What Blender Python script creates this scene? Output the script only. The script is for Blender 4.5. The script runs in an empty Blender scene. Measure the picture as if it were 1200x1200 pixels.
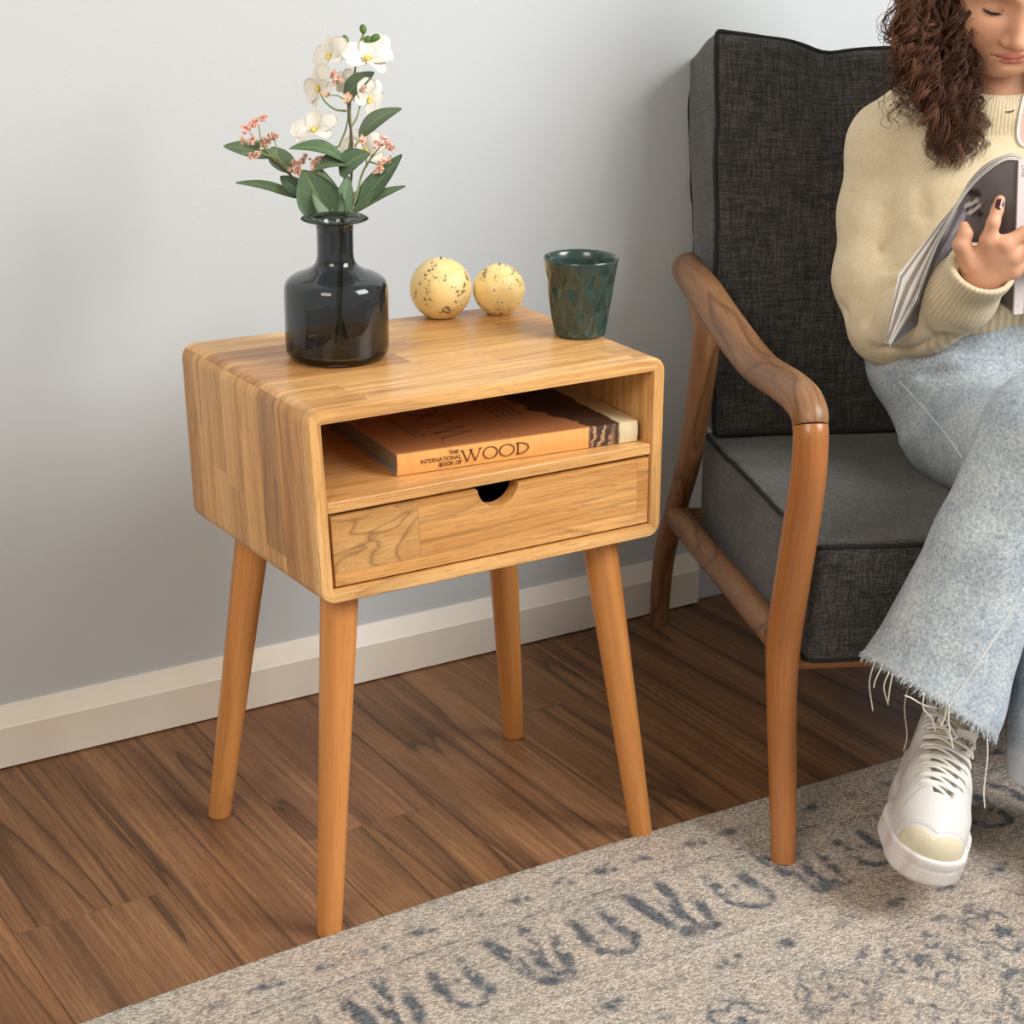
import bpy, bmesh, math, random
import numpy as np
from mathutils import Matrix, Vector
from mathutils.bvhtree import BVHTree

scene = bpy.context.scene
col = scene.collection
PI = math.pi

# ------------------------------------------------------------------ camera
CAM = np.array([-0.78991572, -1.67115926, 1.15343063])
FOCAL = 2262.93                      # pixels of a 1200 px frame
FW = np.array([0.4963459, 0.80005527, -0.33697523])
RT = np.array([0.85157243, -0.5241438, 0.00988345])
UP = np.array([0.16871618, 0.29186442, 0.94146164])
cam = bpy.data.cameras.new('camera')
cam.sensor_width = 36.0
cam.lens = 36.0 * FOCAL / 1200.0
cam.clip_start = 0.05
cam_o = bpy.data.objects.new('camera', cam)
cam_o.matrix_world = Matrix(((RT[0], UP[0], -FW[0], CAM[0]), (RT[1], UP[1], -FW[1], CAM[1]),
                             (RT[2], UP[2], -FW[2], CAM[2]), (0, 0, 0, 1)))
col.objects.link(cam_o)
scene.camera = cam_o

# ------------------------------------------------------------------ world, window, fill lamp, exposure
world = bpy.data.worlds.new('room_light')
scene.world = world
world.use_nodes = True
bgn = world.node_tree.nodes['Background']
bgn.inputs[0].default_value = (1.0, 0.95, 0.88, 1)
bgn.inputs[1].default_value = 0.48


def area(name, loc, target, sx, sy, power, color):
    l = bpy.data.lights.new(name, 'AREA')
    l.shape = 'RECTANGLE'
    l.size, l.size_y = sx, sy
    l.energy = power
    l.color = color
    o = bpy.data.objects.new(name, l)
    o.location = loc
    d = Vector(target) - Vector(loc)
    o.rotation_euler = d.to_track_quat('-Z', 'Y').to_euler()
    col.objects.link(o)
    return o


area('key_and_fill_light', (1.75, -1.75, 2.15), (0.35, 0.3, 0.55), 1.3, 1.5, 94, (1.0, 0.985, 0.97))  # daylight from the window on the right
area('key_and_fill_light', (-2.0, -1.6, 2.3), (0.2, 0.3, 0.5), 1.2, 1.2, 45, (1.0, 0.89, 0.76))  # warm fill lamp added on the left to lift that side, no window
scene.view_settings.view_transform = 'Standard'
scene.view_settings.look = 'None'
scene.view_settings.gamma = 1
scene.view_settings.use_curve_mapping = False
scene.view_settings.exposure = 0.0

# ------------------------------------------------------------------ geometry helpers
ORG = np.array([0.548, -0.132, 0.0])           # chair frame: foot of its near front leg
CU = np.array([0.913, -0.407, 0.0])            # along the chair's width
CW = np.array([0.407, 0.913, 0.0])             # towards the chair's back
CZ = np.array([0, 0, 1.0])


def ray(px, py):
    return FW * FOCAL + RT * (px - 600) - UP * (py - 600)


def at_plane(px, py, n, val, org=np.zeros(3)):
    d = ray(px, py)
    t = (val - (CAM - org) @ n) / (d @ n)
    return CAM + d * t


def at_z(px, py, z): return at_plane(px, py, np.array([0, 0, 1.0]), z)
def at_y(px, py, y): return at_plane(px, py, np.array([0, 1.0, 0]), y)
def at_w(px, py, w): return at_plane(px, py, CW, w, ORG)
def at_u(px, py, u): return at_plane(px, py, CU, u, ORG)
def at_d(px, py, d): return CAM + ray(px, py) / FOCAL * d
def pc(u, w, z): return ORG + CU * u + CW * w + CZ * z
def depth(p): return float((np.asarray(p) - CAM) @ FW)
def V3(*a): return np.array(a, float)


def unit(v):
    v = np.asarray(v, float)
    return v / (np.linalg.norm(v) + 1e-12)


def wpos(o):
    p = np.zeros(3)
    while o is not None:
        p += np.array(o.location)
        o = o.parent
    return p


def mesh_obj(name, verts, faces, mat=None, parent=None, smooth=True, gc=None, colr=None, loc=None, sharp=None, midx=None):
    """verts in world coordinates; faces a list or an int array (n,4)/(n,3)"""
    verts = np.asarray(verts, float)
    base = wpos(parent) if parent is not None else np.zeros(3)
    off = base if loc is None else np.asarray(loc, float)
    me = bpy.data.meshes.new(name)
    v = verts - off
    if isinstance(faces, np.ndarray):
        n, k = faces.shape
        me.vertices.add(len(v))
        me.vertices.foreach_set('co', v.astype(np.float32).ravel())
        me.loops.add(n * k)
        me.loops.foreach_set('vertex_index', faces.astype(np.int32).ravel())
        me.polygons.add(n)
        me.polygons.foreach_set('loop_start', np.arange(0, n * k, k, dtype=np.int32))
        me.update(calc_edges=True)
        me.validate()
    else:
        me.from_pydata([tuple(x) for x in v], [], [tuple(int(i) for i in f) for f in faces])
        me.update()
    if smooth:
        me.polygons.foreach_set('use_smooth', np.ones(len(me.polygons), bool))
        if sharp is not None:
            me.set_sharp_from_angle(angle=math.radians(sharp))
    if gc is not None:
        a = me.attributes.new('gc', 'FLOAT_VECTOR', 'POINT')
        a.data.foreach_set('vector', np.asarray(gc, np.float32).ravel())
    if colr is not None:
        a = me.attributes.new('col', 'FLOAT_COLOR', 'POINT')
        c = np.ones((len(v), 4), np.float32)
        c[:, :3] = colr
        a.data.foreach_set('color', c.ravel())
    mats = mat if isinstance(mat, (list, tuple)) else [mat]
    for m in mats:
        if m is not None:
            me.materials.append(m)
    if midx is not None:
        me.polygons.foreach_set('material_index', np.asarray(midx, np.int32))
    o = bpy.data.objects.new(name, me)
    if parent is not None:
        o.parent = parent
        o.location = off - base
    else:
        o.location = off
    col.objects.link(o)
    return o


def tag(o, label, cat, group=None):
    o['label'] = label
    o['category'] = cat
    if group:
        o['group'] = group
    return o


def thing(name, label, cat, loc, group=None):
    o = bpy.data.objects.new(name, None)
    o.empty_display_size = 0.05
    o.location = tuple(loc)
    col.objects.link(o)
    return tag(o, label, cat, group)


def box(lo, hi, bev=0.0, grain=0):
    """closed box (bevelled by an octagon-like chamfer when bev > 0): verts, faces, gc with the grain along axis"""
    bm = bmesh.new()
    bmesh.ops.create_cube(bm, size=1.0)
    lo, hi = np.asarray(lo, float), np.asarray(hi, float)
    for v in bm.verts:
        v.co = Vector([(lo[i] + hi[i]) / 2 + v.co[i] * (hi[i] - lo[i]) for i in range(3)])
    if bev > 0:
        bmesh.ops.bevel(bm, geom=bm.edges[:], offset=bev, segments=2, profile=0.5, affect='EDGES')
    vs = np.array([v.co[:] for v in bm.verts])
    bm.verts.index_update()
    fs = [[v.index for v in f.verts] for f in bm.faces]
    bm.free()
    return vs, fs, grain_coords(vs, grain)


def grain_coords(vs, axis):
    o = [[1, 2, 0], [0, 2, 1], [0, 1, 2]][axis]
    return np.asarray(vs)[:, o]


def frames(P):
    P = np.asarray(P, float)
    T = np.gradient(P, axis=0)
    T /= np.linalg.norm(T, axis=1)[:, None] + 1e-12
    n = np.cross(T[0], [0, 0, 1.0])
    if np.linalg.norm(n) < 1e-3:
        n = np.cross(T[0], [0, 1.0, 0])
    n = unit(n)
    N = [n]
    for i in range(1, len(P)):
        n = n - T[i] * (n @ T[i])
        n = unit(n)
        N.append(n)
    N = np.array(N)
    return T, N, np.cross(T, N)


def smooth_path(pts, n, closed=False):
    """Catmull-Rom through rows of pts (any number of columns)"""
    P = np.asarray(pts, float)
    m = len(P)
    if m == 2:
        t = np.linspace(0, 1, n)[:, None]
        return P[0] * (1 - t) + P[1] * t
    E = np.vstack([2 * P[0] - P[1], P, 2 * P[-1] - P[-2]])
    out = []
    for x in np.linspace(0, m - 1 - 1e-9, n):
        i = int(x)
        t = x - i
        a, b, c, d = E[i], E[i + 1], E[i + 2], E[i + 3]
        out.append(0.5 * (2 * b + (c - a) * t + (2 * a - 5 * b + 4 * c - d) * t * t + (3 * b - a - 3 * c + d) * t ** 3))
    return np.array(out)


def tube(P, r, sides=12, r2=None, ref=None, cap=True, power=2.0):
    """tube along P with radius r (array) along one axis and r2 along the other; gc = (cross, cross, length)"""
    P = np.asarray(P, float)
    n = len(P)
    r = np.broadcast_to(np.asarray(r, float), (n,))
    r2 = r if r2 is None else np.broadcast_to(np.asarray(r2, float), (n,))
    T, N, B = frames(P)
    if ref is not None:
        R = np.broadcast_to(np.asarray(ref, float), (n, 3))
        N = R - T * np.sum(R * T, 1)[:, None]
        N /= np.linalg.norm(N, axis=1)[:, None] + 1e-12
        B = np.cross(T, N)
    a = np.linspace(0, 2 * PI, sides, endpoint=False)
    ca, sa = np.cos(a), np.sin(a)
    if power != 2.0:
        e = 2.0 / power
        ca, sa = np.sign(ca) * np.abs(ca) ** e, np.sign(sa) * np.abs(sa) ** e
    X = r[:, None] * ca[None]
    Y = r2[:, None] * sa[None]
    vs = P[:, None] + X[..., None] * N[:, None] + Y[..., None] * B[:, None]
    s = np.concatenate([[0], np.cumsum(np.linalg.norm(np.diff(P, axis=0), axis=1))])
    gc = np.stack([X, Y, np.broadcast_to(s[:, None], X.shape)], -1)
    i, j = np.meshgrid(np.arange(n - 1), np.arange(sides), indexing='ij')
    j2 = (j + 1) % sides
    f = np.stack([i * sides + j, i * sides + j2, (i + 1) * sides + j2, (i + 1) * sides + j], -1).reshape(-1, 4)
    vs, gc = vs.reshape(-1, 3), gc.reshape(-1, 3)
    faces = [list(x) for x in f]
    if cap:
        faces.append(list(range(sides))[::-1])
        faces.append(list(range((n - 1) * sides, n * sides)))
    return vs, faces, gc


def strands(P, R, sides=4):
    """many tubes at once: P (k,n,3), R (k,n)"""
    k, n, _ = P.shape
    T = np.gradient(P, axis=1)
    T /= np.linalg.norm(T, axis=2)[..., None] + 1e-12
    ref = np.array([0.31, 0.55, 0.2])
    N = np.cross(T, ref)
    N /= np.linalg.norm(N, axis=2)[..., None] + 1e-9
    B = np.cross(T, N)
    a = np.linspace(0, 2 * PI, sides, endpoint=False)
    vs = P[:, :, None] + R[:, :, None, None] * (np.cos(a)[None, None, :, None] * N[:, :, None] + np.sin(a)[None, None, :, None] * B[:, :, None])
    q, i, j = np.meshgrid(np.arange(k), np.arange(n - 1), np.arange(sides), indexing='ij')
    b = q * n * sides
    j2 = (j + 1) % sides
    f = np.stack([b + i * sides + j, b + i * sides + j2, b + (i + 1) * sides + j2, b + (i + 1) * sides + j], -1).reshape(-1, 4)
    return vs.reshape(-1, 3), f


def lathe(prof, center, seg=64, mod=None):
    """prof rows (r, z); closed when first and last r are 0; mod(angle array, z, r) -> r"""
    prof = np.asarray(prof, float)
    n = len(prof)
    a = np.linspace(0, 2 * PI, seg, endpoint=False)
    vs = np.zeros((n, seg, 3))
    for i, (r, z) in enumerate(prof):
        rr = r * np.ones(seg) if mod is None else mod(a, z, r, i)
        vs[i, :, 0] = np.cos(a) * rr
        vs[i, :, 1] = np.sin(a) * rr
        vs[i, :, 2] = z
    i, j = np.meshgrid(np.arange(n - 1), np.arange(seg), indexing='ij')
    j2 = (j + 1) % seg
    f = np.stack([i * seg + j, i * seg + j2, (i + 1) * seg + j2, (i + 1) * seg + j], -1).reshape(-1, 4)
    return vs.reshape(-1, 3) + np.asarray(center, float), f


def grid_faces(n, m):
    i, j = np.meshgrid(np.arange(n - 1), np.arange(m - 1), indexing='ij')
    return np.stack([i * m + j, (i + 1) * m + j, (i + 1) * m + j + 1, i * m + j + 1], -1).reshape(-1, 4)


def join(parts):
    """[(verts, faces, gc?)...] -> one"""
    V, F, G, o = [], [], [], 0
    for p in parts:
        V.append(np.asarray(p[0]))
        F += [[int(i) + o for i in f] for f in p[1]]
        G.append(np.asarray(p[2]) if len(p) > 2 else np.asarray(p[0]))
        o += len(p[0])
    return np.vstack(V), F, np.vstack(G)


def rot_to(x, y, z):
    return np.stack([unit(x), unit(y), unit(z)], 1)      # columns = local axes in world


def extrude_poly(outline, t, M, o, z0=0.0):
    """2D outline extruded by t along local z; M columns are the local axes, o the origin; fills with ngons"""
    n = len(outline)
    P = [V3(x, y, z0) for x, y in outline] + [V3(x, y, z0 + t) for x, y in outline]
    vs = np.array([o + M @ p for p in P])
    f = [list(range(n))[::-1], list(range(n, 2 * n))] + [[i, (i + 1) % n, n + (i + 1) % n, n + i] for i in range(n)]
    return vs, f


def text_mesh(txt, size, M, o, thick=0.0003, align='LEFT', shear=0.0, sx=1.0):
    c = bpy.data.curves.new('text', 'FONT')
    c.body = txt
    c.size = size
    c.align_x = align
    c.shear = shear
    c.extrude = thick / 2
    c.resolution_u = 3
    ob = bpy.data.objects.new('text', c)
    col.objects.link(ob)
    dg = bpy.context.evaluated_depsgraph_get()
    me = bpy.data.meshes.new_from_object(ob.evaluated_get(dg))
    vs = np.array([v.co[:] for v in me.vertices]).reshape(-1, 3)
    fs = [list(p.vertices) for p in me.polygons]
    bpy.data.objects.remove(ob)
    bpy.data.meshes.remove(me)
    bpy.data.curves.remove(c)
    vs = vs * V3(sx, 1, 1)
    return vs @ M.T + o, fs


# ------------------------------------------------------------------ distance fields turned into meshes
def sd_cap(P, a, b, ra, rb=None):
    rb = ra if rb is None else rb
    a, b = np.asarray(a, float), np.asarray(b, float)
    ab = b - a
    t = np.clip((P - a) @ ab / (ab @ ab + 1e-12), 0, 1)
    return np.linalg.norm(P - a - t[:, None] * ab, axis=1) - (ra + (rb - ra) * t)


def sd_ell(P, c, r, M=None):
    q = P - np.asarray(c, float)
    if M is not None:
        q = q @ M
    r = np.asarray(r, float)
    k0 = np.linalg.norm(q / r, axis=1)
    k1 = np.linalg.norm(q / (r * r), axis=1)
    return k0 * (k0 - 1.0) / (k1 + 1e-9)


def sd_box(P, c, h, rad=0.0, M=None):
    q = P - np.asarray(c, float)
    if M is not None:
        q = q @ M
    d = np.abs(q) - (np.asarray(h, float) - rad)
    return np.linalg.norm(np.maximum(d, 0), axis=1) + np.minimum(d.max(1), 0) - rad


def smin(a, b, k):
    h = np.maximum(k - np.abs(a - b), 0) / k
    return np.minimum(a, b) - h * h * k * 0.25


def smax(a, b, k):
    return -smin(-a, -b, k)


def sd_chain(P, pts, rad, k=0.0):
    d = None
    for i in range(len(pts) - 1):
        e = sd_cap(P, pts[i], pts[i + 1], rad[i], rad[i + 1])
        d = e if d is None else (np.minimum(d, e) if k == 0 else smin(d, e, k))
    return d


def crease(P, pts, amp, width):
    """a fold: a valley (amp > 0) or a ridge (amp < 0) along a polyline"""
    d = sd_chain(P, pts, [0] * len(pts))
    return amp * np.exp(-(d / width) ** 2)


def sdf_mesh(f, lo, hi, h, block=8):
    lo, hi = np.asarray(lo, float), np.asarray(hi, float)
    B = block * h
    nb = np.ceil((hi - lo) / B).astype(int)
    gx = np.stack(np.meshgrid(*[np.arange(k) for k in nb], indexing='ij'), -1).reshape(-1, 3)
    cen = lo + (gx + 0.5) * B

    def ev(Q):
        return np.concatenate([f(Q[i:i + 250000]) for i in range(0, len(Q), 250000)])
    act = gx[np.abs(ev(cen)) < B * 1.15]
    n = block + 1
    loc = np.stack(np.meshgrid(*[np.arange(n)] * 3, indexing='ij'), -1).reshape(-1, 3)
    gi = act[:, None] * block + loc[None]
    vals = ev(lo + gi.reshape(-1, 3) * h).reshape(-1, n, n, n)
    vals[vals == 0] = 1e-9
    c = np.stack([vals[:, i:i + block, j:j + block, k:k + block] for i in (0, 1) for j in (0, 1) for k in (0, 1)], -1)
    ins = (c < 0).sum(-1)
    m = (ins > 0) & (ins < 8)
    bi, ci, cj, ck = np.nonzero(m)
    cv = c[m]
    cell = act[bi] * block + np.stack([ci, cj, ck], -1)
    N = np.array(nb) * block + 2
    key = cell[:, 0] + N[0] * (cell[:, 1] + N[1] * cell[:, 2])
    o = np.argsort(key)
    key, cell, cv = key[o], cell[o], cv[o]
    offs = np.array([(i, j, k) for i in (0, 1) for j in (0, 1) for k in (0, 1)], float)
    S = np.zeros((len(cell), 3))
    W = np.zeros(len(cell))
    for a in range(8):
        for b in range(a + 1, 8):
            if np.abs(offs[a] - offs[b]).sum() == 1:
                x, y = cv[:, a], cv[:, b]
                q = (x < 0) != (y < 0)
                t = np.where(q, x / np.where(q, x - y, 1), 0)
                S += np.where(q[:, None], offs[a] + t[:, None] * (offs[b] - offs[a]), 0)
                W += q
    verts = lo + (cell + S / W[:, None]) * h
    quads = []
    st = [1, N[0], N[0] * N[1]]
    hiidx = [4, 2, 1]
    for ax in range(3):
        u, v = [(1, 2), (2, 0), (0, 1)][ax]
        s0, s1 = cv[:, 0] < 0, cv[:, hiidx[ax]] < 0
        e = np.nonzero(s0 != s1)[0]
        ks = [key[e], key[e] - st[u], key[e] - st[u] - st[v], key[e] - st[v]]
        idx = [np.minimum(np.searchsorted(key, k), len(key) - 1) for k in ks]
        ok = np.all([key[i] == k for i, k in zip(idx, ks)], axis=0)
        q = np.stack(idx, -1)[ok]
        fl = s0[e][ok]
        q[~fl] = q[~fl][:, ::-1]
        quads.append(q)
    return verts, np.vstack(quads)


def bvh_of(v, f):
    return BVHTree.FromPolygons([tuple(x) for x in v], [tuple(int(i) for i in q) for q in f])


def hit(bvh, px, py, lift=0.0):
    d = unit(ray(px, py))
    p, n, i, t = bvh.ray_cast(Vector(CAM), Vector(d))
    if p is None:
        return None, None
    n = np.array(n)
    if n @ d > 0:
        n = -n
    return np.array(p) + n * lift, n


# ------------------------------------------------------------------ materials
class NT:
    def __init__(s, name):
        s.m = bpy.data.materials.new(name)
        s.m.use_nodes = True
        s.t = s.m.node_tree
        s.b = s.t.nodes['Principled BSDF']

    def n(s, typ, **kw):
        x = s.t.nodes.new(typ)
        for k, v in kw.items():
            if k.startswith('i_'):
                x.inputs[k[2:].replace('_', ' ')].default_value = v
            else:
                setattr(x, k, v)
        return x

    def l(s, a, b):
        s.t.links.new(a, b)

    def val(s, name, v):
        s.b.inputs[name].default_value = v

    def math(s, op, a, b=None, clamp=False):
        x = s.n('ShaderNodeMath', operation=op, use_clamp=clamp)
        for i, q in enumerate((a, b)):
            if q is None:
                continue
            if isinstance(q, (int, float)):
                x.inputs[i].default_value = q
            else:
                s.l(q, x.inputs[i])
        return x.outputs[0]

    def vmul(s, a, v):
        x = s.n('ShaderNodeVectorMath', operation='MULTIPLY')
        s.l(a, x.inputs[0])
        x.inputs[1].default_value = v
        return x.outputs[0]

    def noise(s, vec, scale, detail=4, rough=0.55, dist=0.0):
        x = s.n('ShaderNodeTexNoise')
        s.l(vec, x.inputs['Vector'])
        x.inputs['Scale'].default_value = scale
        x.inputs['Detail'].default_value = detail
        x.inputs['Roughness'].default_value = rough
        x.inputs['Distortion'].default_value = dist
        return x.outputs['Fac']

    def ramp(s, f, stops, interp='LINEAR'):
        x = s.n('ShaderNodeValToRGB')
        s.l(f, x.inputs[0])
        r = x.color_ramp
        r.interpolation = interp
        while len(r.elements) < len(stops):
            r.elements.new(0.5)
        for e, (p, c) in zip(r.elements, stops):
            e.position = p
            e.color = (c[0], c[1], c[2], 1) if not isinstance(c, (int, float)) else (c, c, c, 1)
        return x.outputs[0]

    def mix(s, f, a, b, mode='MIX'):
        x = s.n('ShaderNodeMix', data_type='RGBA', blend_type=mode)
        for sock, q in ((x.inputs[0], f), (x.inputs[6], a), (x.inputs[7], b)):
            if isinstance(q, (int, float)):
                sock.default_value = q
            elif isinstance(q, (tuple, list)):
                sock.default_value = (q[0], q[1], q[2], 1)
            else:
                s.l(q, sock)
        return x.outputs[2]

    def bump(s, h, strength, dist):
        x = s.n('ShaderNodeBump')
        x.inputs['Strength'].default_value = strength
        x.inputs['Distance'].default_value = dist
        s.l(h, x.inputs['Height'])
        s.l(x.outputs[0], s.b.inputs['Normal'])

    def color(s, c):
        if isinstance(c, (tuple, list)):
            s.b.inputs['Base Color'].default_value = (c[0], c[1], c[2], 1)
        else:
            s.l(c, s.b.inputs['Base Color'])

    def attr(s, name):
        return s.n('ShaderNodeAttribute', attribute_name=name).outputs

    def gc(s, jitter=True):
        v = s.attr('gc')['Vector']
        if not jitter:
            return v
        oi = s.n('ShaderNodeObjectInfo')
        c = s.n('ShaderNodeCombineXYZ')
        s.l(s.math('MULTIPLY', oi.outputs['Random'], 13.0), c.inputs[0])
        s.l(s.math('MULTIPLY', oi.outputs['Random'], 7.3), c.inputs[1])
        s.l(s.math('MULTIPLY', oi.outputs['Random'], 3.1), c.inputs[2])
        x = s.n('ShaderNodeVectorMath', operation='ADD')
        s.l(v, x.inputs[0])
        s.l(c.outputs[0], x.inputs[1])
        return x.outputs[0]

    def obj(s):
        return s.n('ShaderNodeTexCoord').outputs['Object']

    def tint(s):
        return s.n('ShaderNodeObjectInfo').outputs['Color']


def plain(name, c, rough=0.5, spec=0.5, **kw):
    m = NT(name)
    m.color(c)
    m.val('Roughness', rough)
    m.val('Specular IOR Level', spec)
    for k, v in kw.items():
        m.val(k.replace('_', ' '), v)
    return m.m


def wood(name, dark, mid, light, freq=22, stretch=0.07, lines=7, line_amt=0.35, rough=0.42, streak=0.5, bump=0.12, coat=0.0, linecol=None, pores=0.35):
    m = NT(name)
    g = m.gc()
    s1 = m.vmul(g, (1, 1, stretch))
    big = m.noise(s1, freq, 3, 0.5, 0.35)
    s2 = m.vmul(g, (1, 1, stretch * 0.35))
    fine = m.noise(s2, freq * 9, 4, 0.65, 0.1)
    pore = m.noise(m.vmul(g, (1, 1, stretch * 0.7)), freq * 34, 2, 0.6)
    f = m.math('ADD', m.math('MULTIPLY', big, 1 - streak), m.math('MULTIPLY', fine, streak))
    base = m.ramp(f, [(0.30, dark), (0.5, mid), (0.68, light)])
    # growth rings: contour lines of a stretched slow noise, seen as flames along the grain
    slow = m.noise(m.vmul(g, (1, 1, stretch * 1.3)), freq * 0.45, 2, 0.45, 0.25)
    slow = m.math('ADD', slow, m.math('MULTIPLY', fine, 0.02))
    fr = m.math('FRACT', m.math('MULTIPLY', slow, lines))
    ln = m.ramp(fr, [(0.0, 1.0), (0.04, 0.7), (0.22, 0.12), (0.88, 0.0), (1.0, 0.4)])
    lc = linecol or tuple(x * 0.45 for x in dark)
    c = m.mix(m.math('MULTIPLY', ln, line_amt), base, lc)
    pr = m.ramp(pore, [(0.34, 1.0), (0.44, 0.0)])
    c = m.mix(m.math('MULTIPLY', pr, pores), c, tuple(x * 0.5 for x in dark))
    c = m.mix(1.0, c, m.tint(), 'MULTIPLY')
    m.color(c)
    m.val('Roughness', rough)
    m.val('Specular IOR Level', 0.4)
    m.val('Coat Weight', coat)
    m.val('Coat Roughness', 0.25)
    m.bump(m.math('SUBTRACT', fine, m.math('MULTIPLY', pr, 0.5)), bump, 0.001)
    return m.m


MAT = {}
MAT['oak'] = wood('oak', (0.45, 0.21, 0.068), (0.67, 0.37, 0.135), (0.84, 0.54, 0.25), freq=26, stretch=0.06, lines=9, line_amt=0.5, rough=0.34, coat=0.15, pores=0.5)
MAT['beech'] = wood('beech', (0.50, 0.19, 0.048), (0.60, 0.25, 0.068), (0.66, 0.31, 0.10), freq=30, stretch=0.05, lines=4, line_amt=0.32, rough=0.33, pores=0.2, coat=0.2)
MAT['walnut'] = wood('walnut', (0.155, 0.068, 0.027), (0.265, 0.125, 0.052), (0.36, 0.19, 0.09), freq=24, stretch=0.14, lines=11, line_amt=0.8, rough=0.42, coat=0.1)
MAT['ash_front'] = wood('warm_ash', (0.30, 0.105, 0.026), (0.375, 0.138, 0.036), (0.43, 0.17, 0.05), freq=26, stretch=0.06, lines=3, line_amt=0.2, rough=0.3, pores=0.2, coat=0.3)
MAT['plank'] = wood('floor_walnut', (0.130, 0.058, 0.026), (0.215, 0.103, 0.046), (0.35, 0.188, 0.084), freq=23, stretch=0.055, lines=6, line_amt=0.85, rough=0.38, streak=0.62, bump=0.2, linecol=(0.035, 0.017, 0.009), pores=0.5)

MAT['plank'].node_tree.nodes['Principled BSDF'].inputs['Specular IOR Level'].default_value = 0.25

m = NT('charcoal_weave')
g = m.gc(False)
t1 = m.noise(m.vmul(g, (45, 420, 420)), 1.0, 2, 0.6)
t2 = m.noise(m.vmul(g, (420, 45, 420)), 1.0, 2, 0.6)
t3 = m.noise(m.vmul(g, (420, 420, 45)), 1.0, 2, 0.6)
bl = m.noise(g, 14, 3)
s = m.math('ADD', m.math('ADD', t1, t2), t3)
s = m.math('MULTIPLY', s, 0.3333)
c = m.ramp(s, [(0.38, (0.019, 0.018, 0.0165)), (0.49, (0.043, 0.041, 0.038)), (0.62, (0.105, 0.100, 0.092))])
c = m.mix(0.5, c, m.ramp(bl, [(0.3, (0.7, 0.68, 0.66)), (0.7, (1.15, 1.12, 1.1))]), 'MULTIPLY')
m.color(c)
m.val('Roughness', 0.95)
m.val('Specular IOR Level', 0.15)
m.val('Sheen Weight', 0.25)
m.val('Sheen Roughness', 0.5)
m.bump(s, 0.6, 0.0012)
MAT['charcoal'] = m.m

m = NT('wall_paint')
o_ = m.obj()
nz = m.noise(o_, 260, 4, 0.6)
nb = m.noise(o_, 3.0, 2)
m.color(m.mix(nb, (0.555, 0.592, 0.612), (0.575, 0.608, 0.625)))
m.val('Roughness', 0.75)
m.val('Specular IOR Level', 0.2)
m.bump(nz, 0.25, 0.0012)
MAT['wall'] = m.m

m = NT('white_trim')
o_ = m.obj()
nz = m.noise(o_, 40, 4)
m.color(m.mix(nz, (0.82, 0.765, 0.665), (0.87, 0.82, 0.73)))
m.val('Roughness', 0.45)
MAT['trim'] = m.m

# ------------------------------------------------------------------ the room
def structure(o):
    o['kind'] = 'structure'
    return o


WALL_Y = 0.574
v, f, g = box((-2.6, WALL_Y, -0.02), (3.4, WALL_Y + 0.12, 2.7))
structure(mesh_obj('wall_back', v, f, MAT['wall'], smooth=False, loc=(0, WALL_Y, 0)))
# the skirting: a flat board with a sloping top, ending behind the chair
prof = [(WALL_Y, 0.0025), (WALL_Y - 0.016, 0.0025), (WALL_Y - 0.016, 0.057), (WALL_Y - 0.0145, 0.0585), (WALL_Y - 0.003, 0.082), (WALL_Y, 0.0825)]
x0, x1 = -2.6, 0.938
v = [V3(x, y, z) for x in (x0, x1) for y, z in prof]
n = len(prof)
f = [list(range(n)), list(range(n, 2 * n))[::-1]] + [[i, n + i, n + (i + 1) % n, (i + 1) % n] for i in range(n)]
structure(mesh_obj('baseboard_back', v, f, MAT['trim'], smooth=False, loc=(0, WALL_Y, 0)))

# the floor: a subfloor with every plank laid on it
v, f, g = box((-2.6, -2.7, -0.03), (3.4, WALL_Y + 0.0, -0.0045))
floor = structure(mesh_obj('floor', v, f, plain('subfloor', (0.02, 0.011, 0.006), 0.9), smooth=False))
rng = random.Random(5)
colw = 0.1825
k0 = -9
ends = {0: 0.172, 2: 0.194, -1: -0.25, 1: -0.62, 3: -0.40, 4: 0.36}      # where a board ends, per row, as seen
PL = 1.2
for k in range(k0 - 4, 21):
    xa = -0.283 + k * colw
    xb = xa + colw
    if xb < -2.6 or xb > 3.4:
        continue
    e0 = ends.get(k, rng.uniform(-0.6, 0.5))
    y = e0
    while y < WALL_Y:
        y += PL
    while y > -2.6:
        ya, yb = y - PL, min(y, WALL_Y - 0.001)
        gp = 0.00025
        v, f, g = box((xa + gp, ya + gp, -0.0045), (xb - gp, yb - gp, 0.0), bev=0.0004, grain=1)
        o = mesh_obj('plank', v, f, MAT['plank'], floor, smooth=False, gc=g - np.array([xa, 0, ya]))
        b = rng.uniform(0.92, 1.10)
        o.color = (b * rng.uniform(0.97, 1.04), b, b * rng.uniform(0.92, 1.05), 1)
        y -= PL

# ------------------------------------------------------------------ the rug
def hash2(i, j, s=0):
    x = np.sin(i * 127.1 + j * 311.7 + s * 74.7) * 43758.5453
    return x - np.floor(x)


def vnoise(x, y, s=0):
    i, j = np.floor(x), np.floor(y)
    u, w = x - i, y - j
    u, w = u * u * (3 - 2 * u), w * w * (3 - 2 * w)
    a, b, c, d = hash2(i, j, s), hash2(i + 1, j, s), hash2(i, j + 1, s), hash2(i + 1, j + 1, s)
    return a * (1 - u) * (1 - w) + b * u * (1 - w) + c * (1 - u) * w + d * u * w


def fbm(x, y, s=0, o=3):
    t, a, r = 0, 0.5, 0
    for k in range(o):
        r = r + a * vnoise(x, y, s + k)
        t += a
        x, y, a = x * 2.03 + 3.1, y * 2.03 + 1.7, a * 0.55
    return r / t


RX0, RX1, RDEP = -1.25, 2.35, 1.75
RTOP = 0.0075


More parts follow.
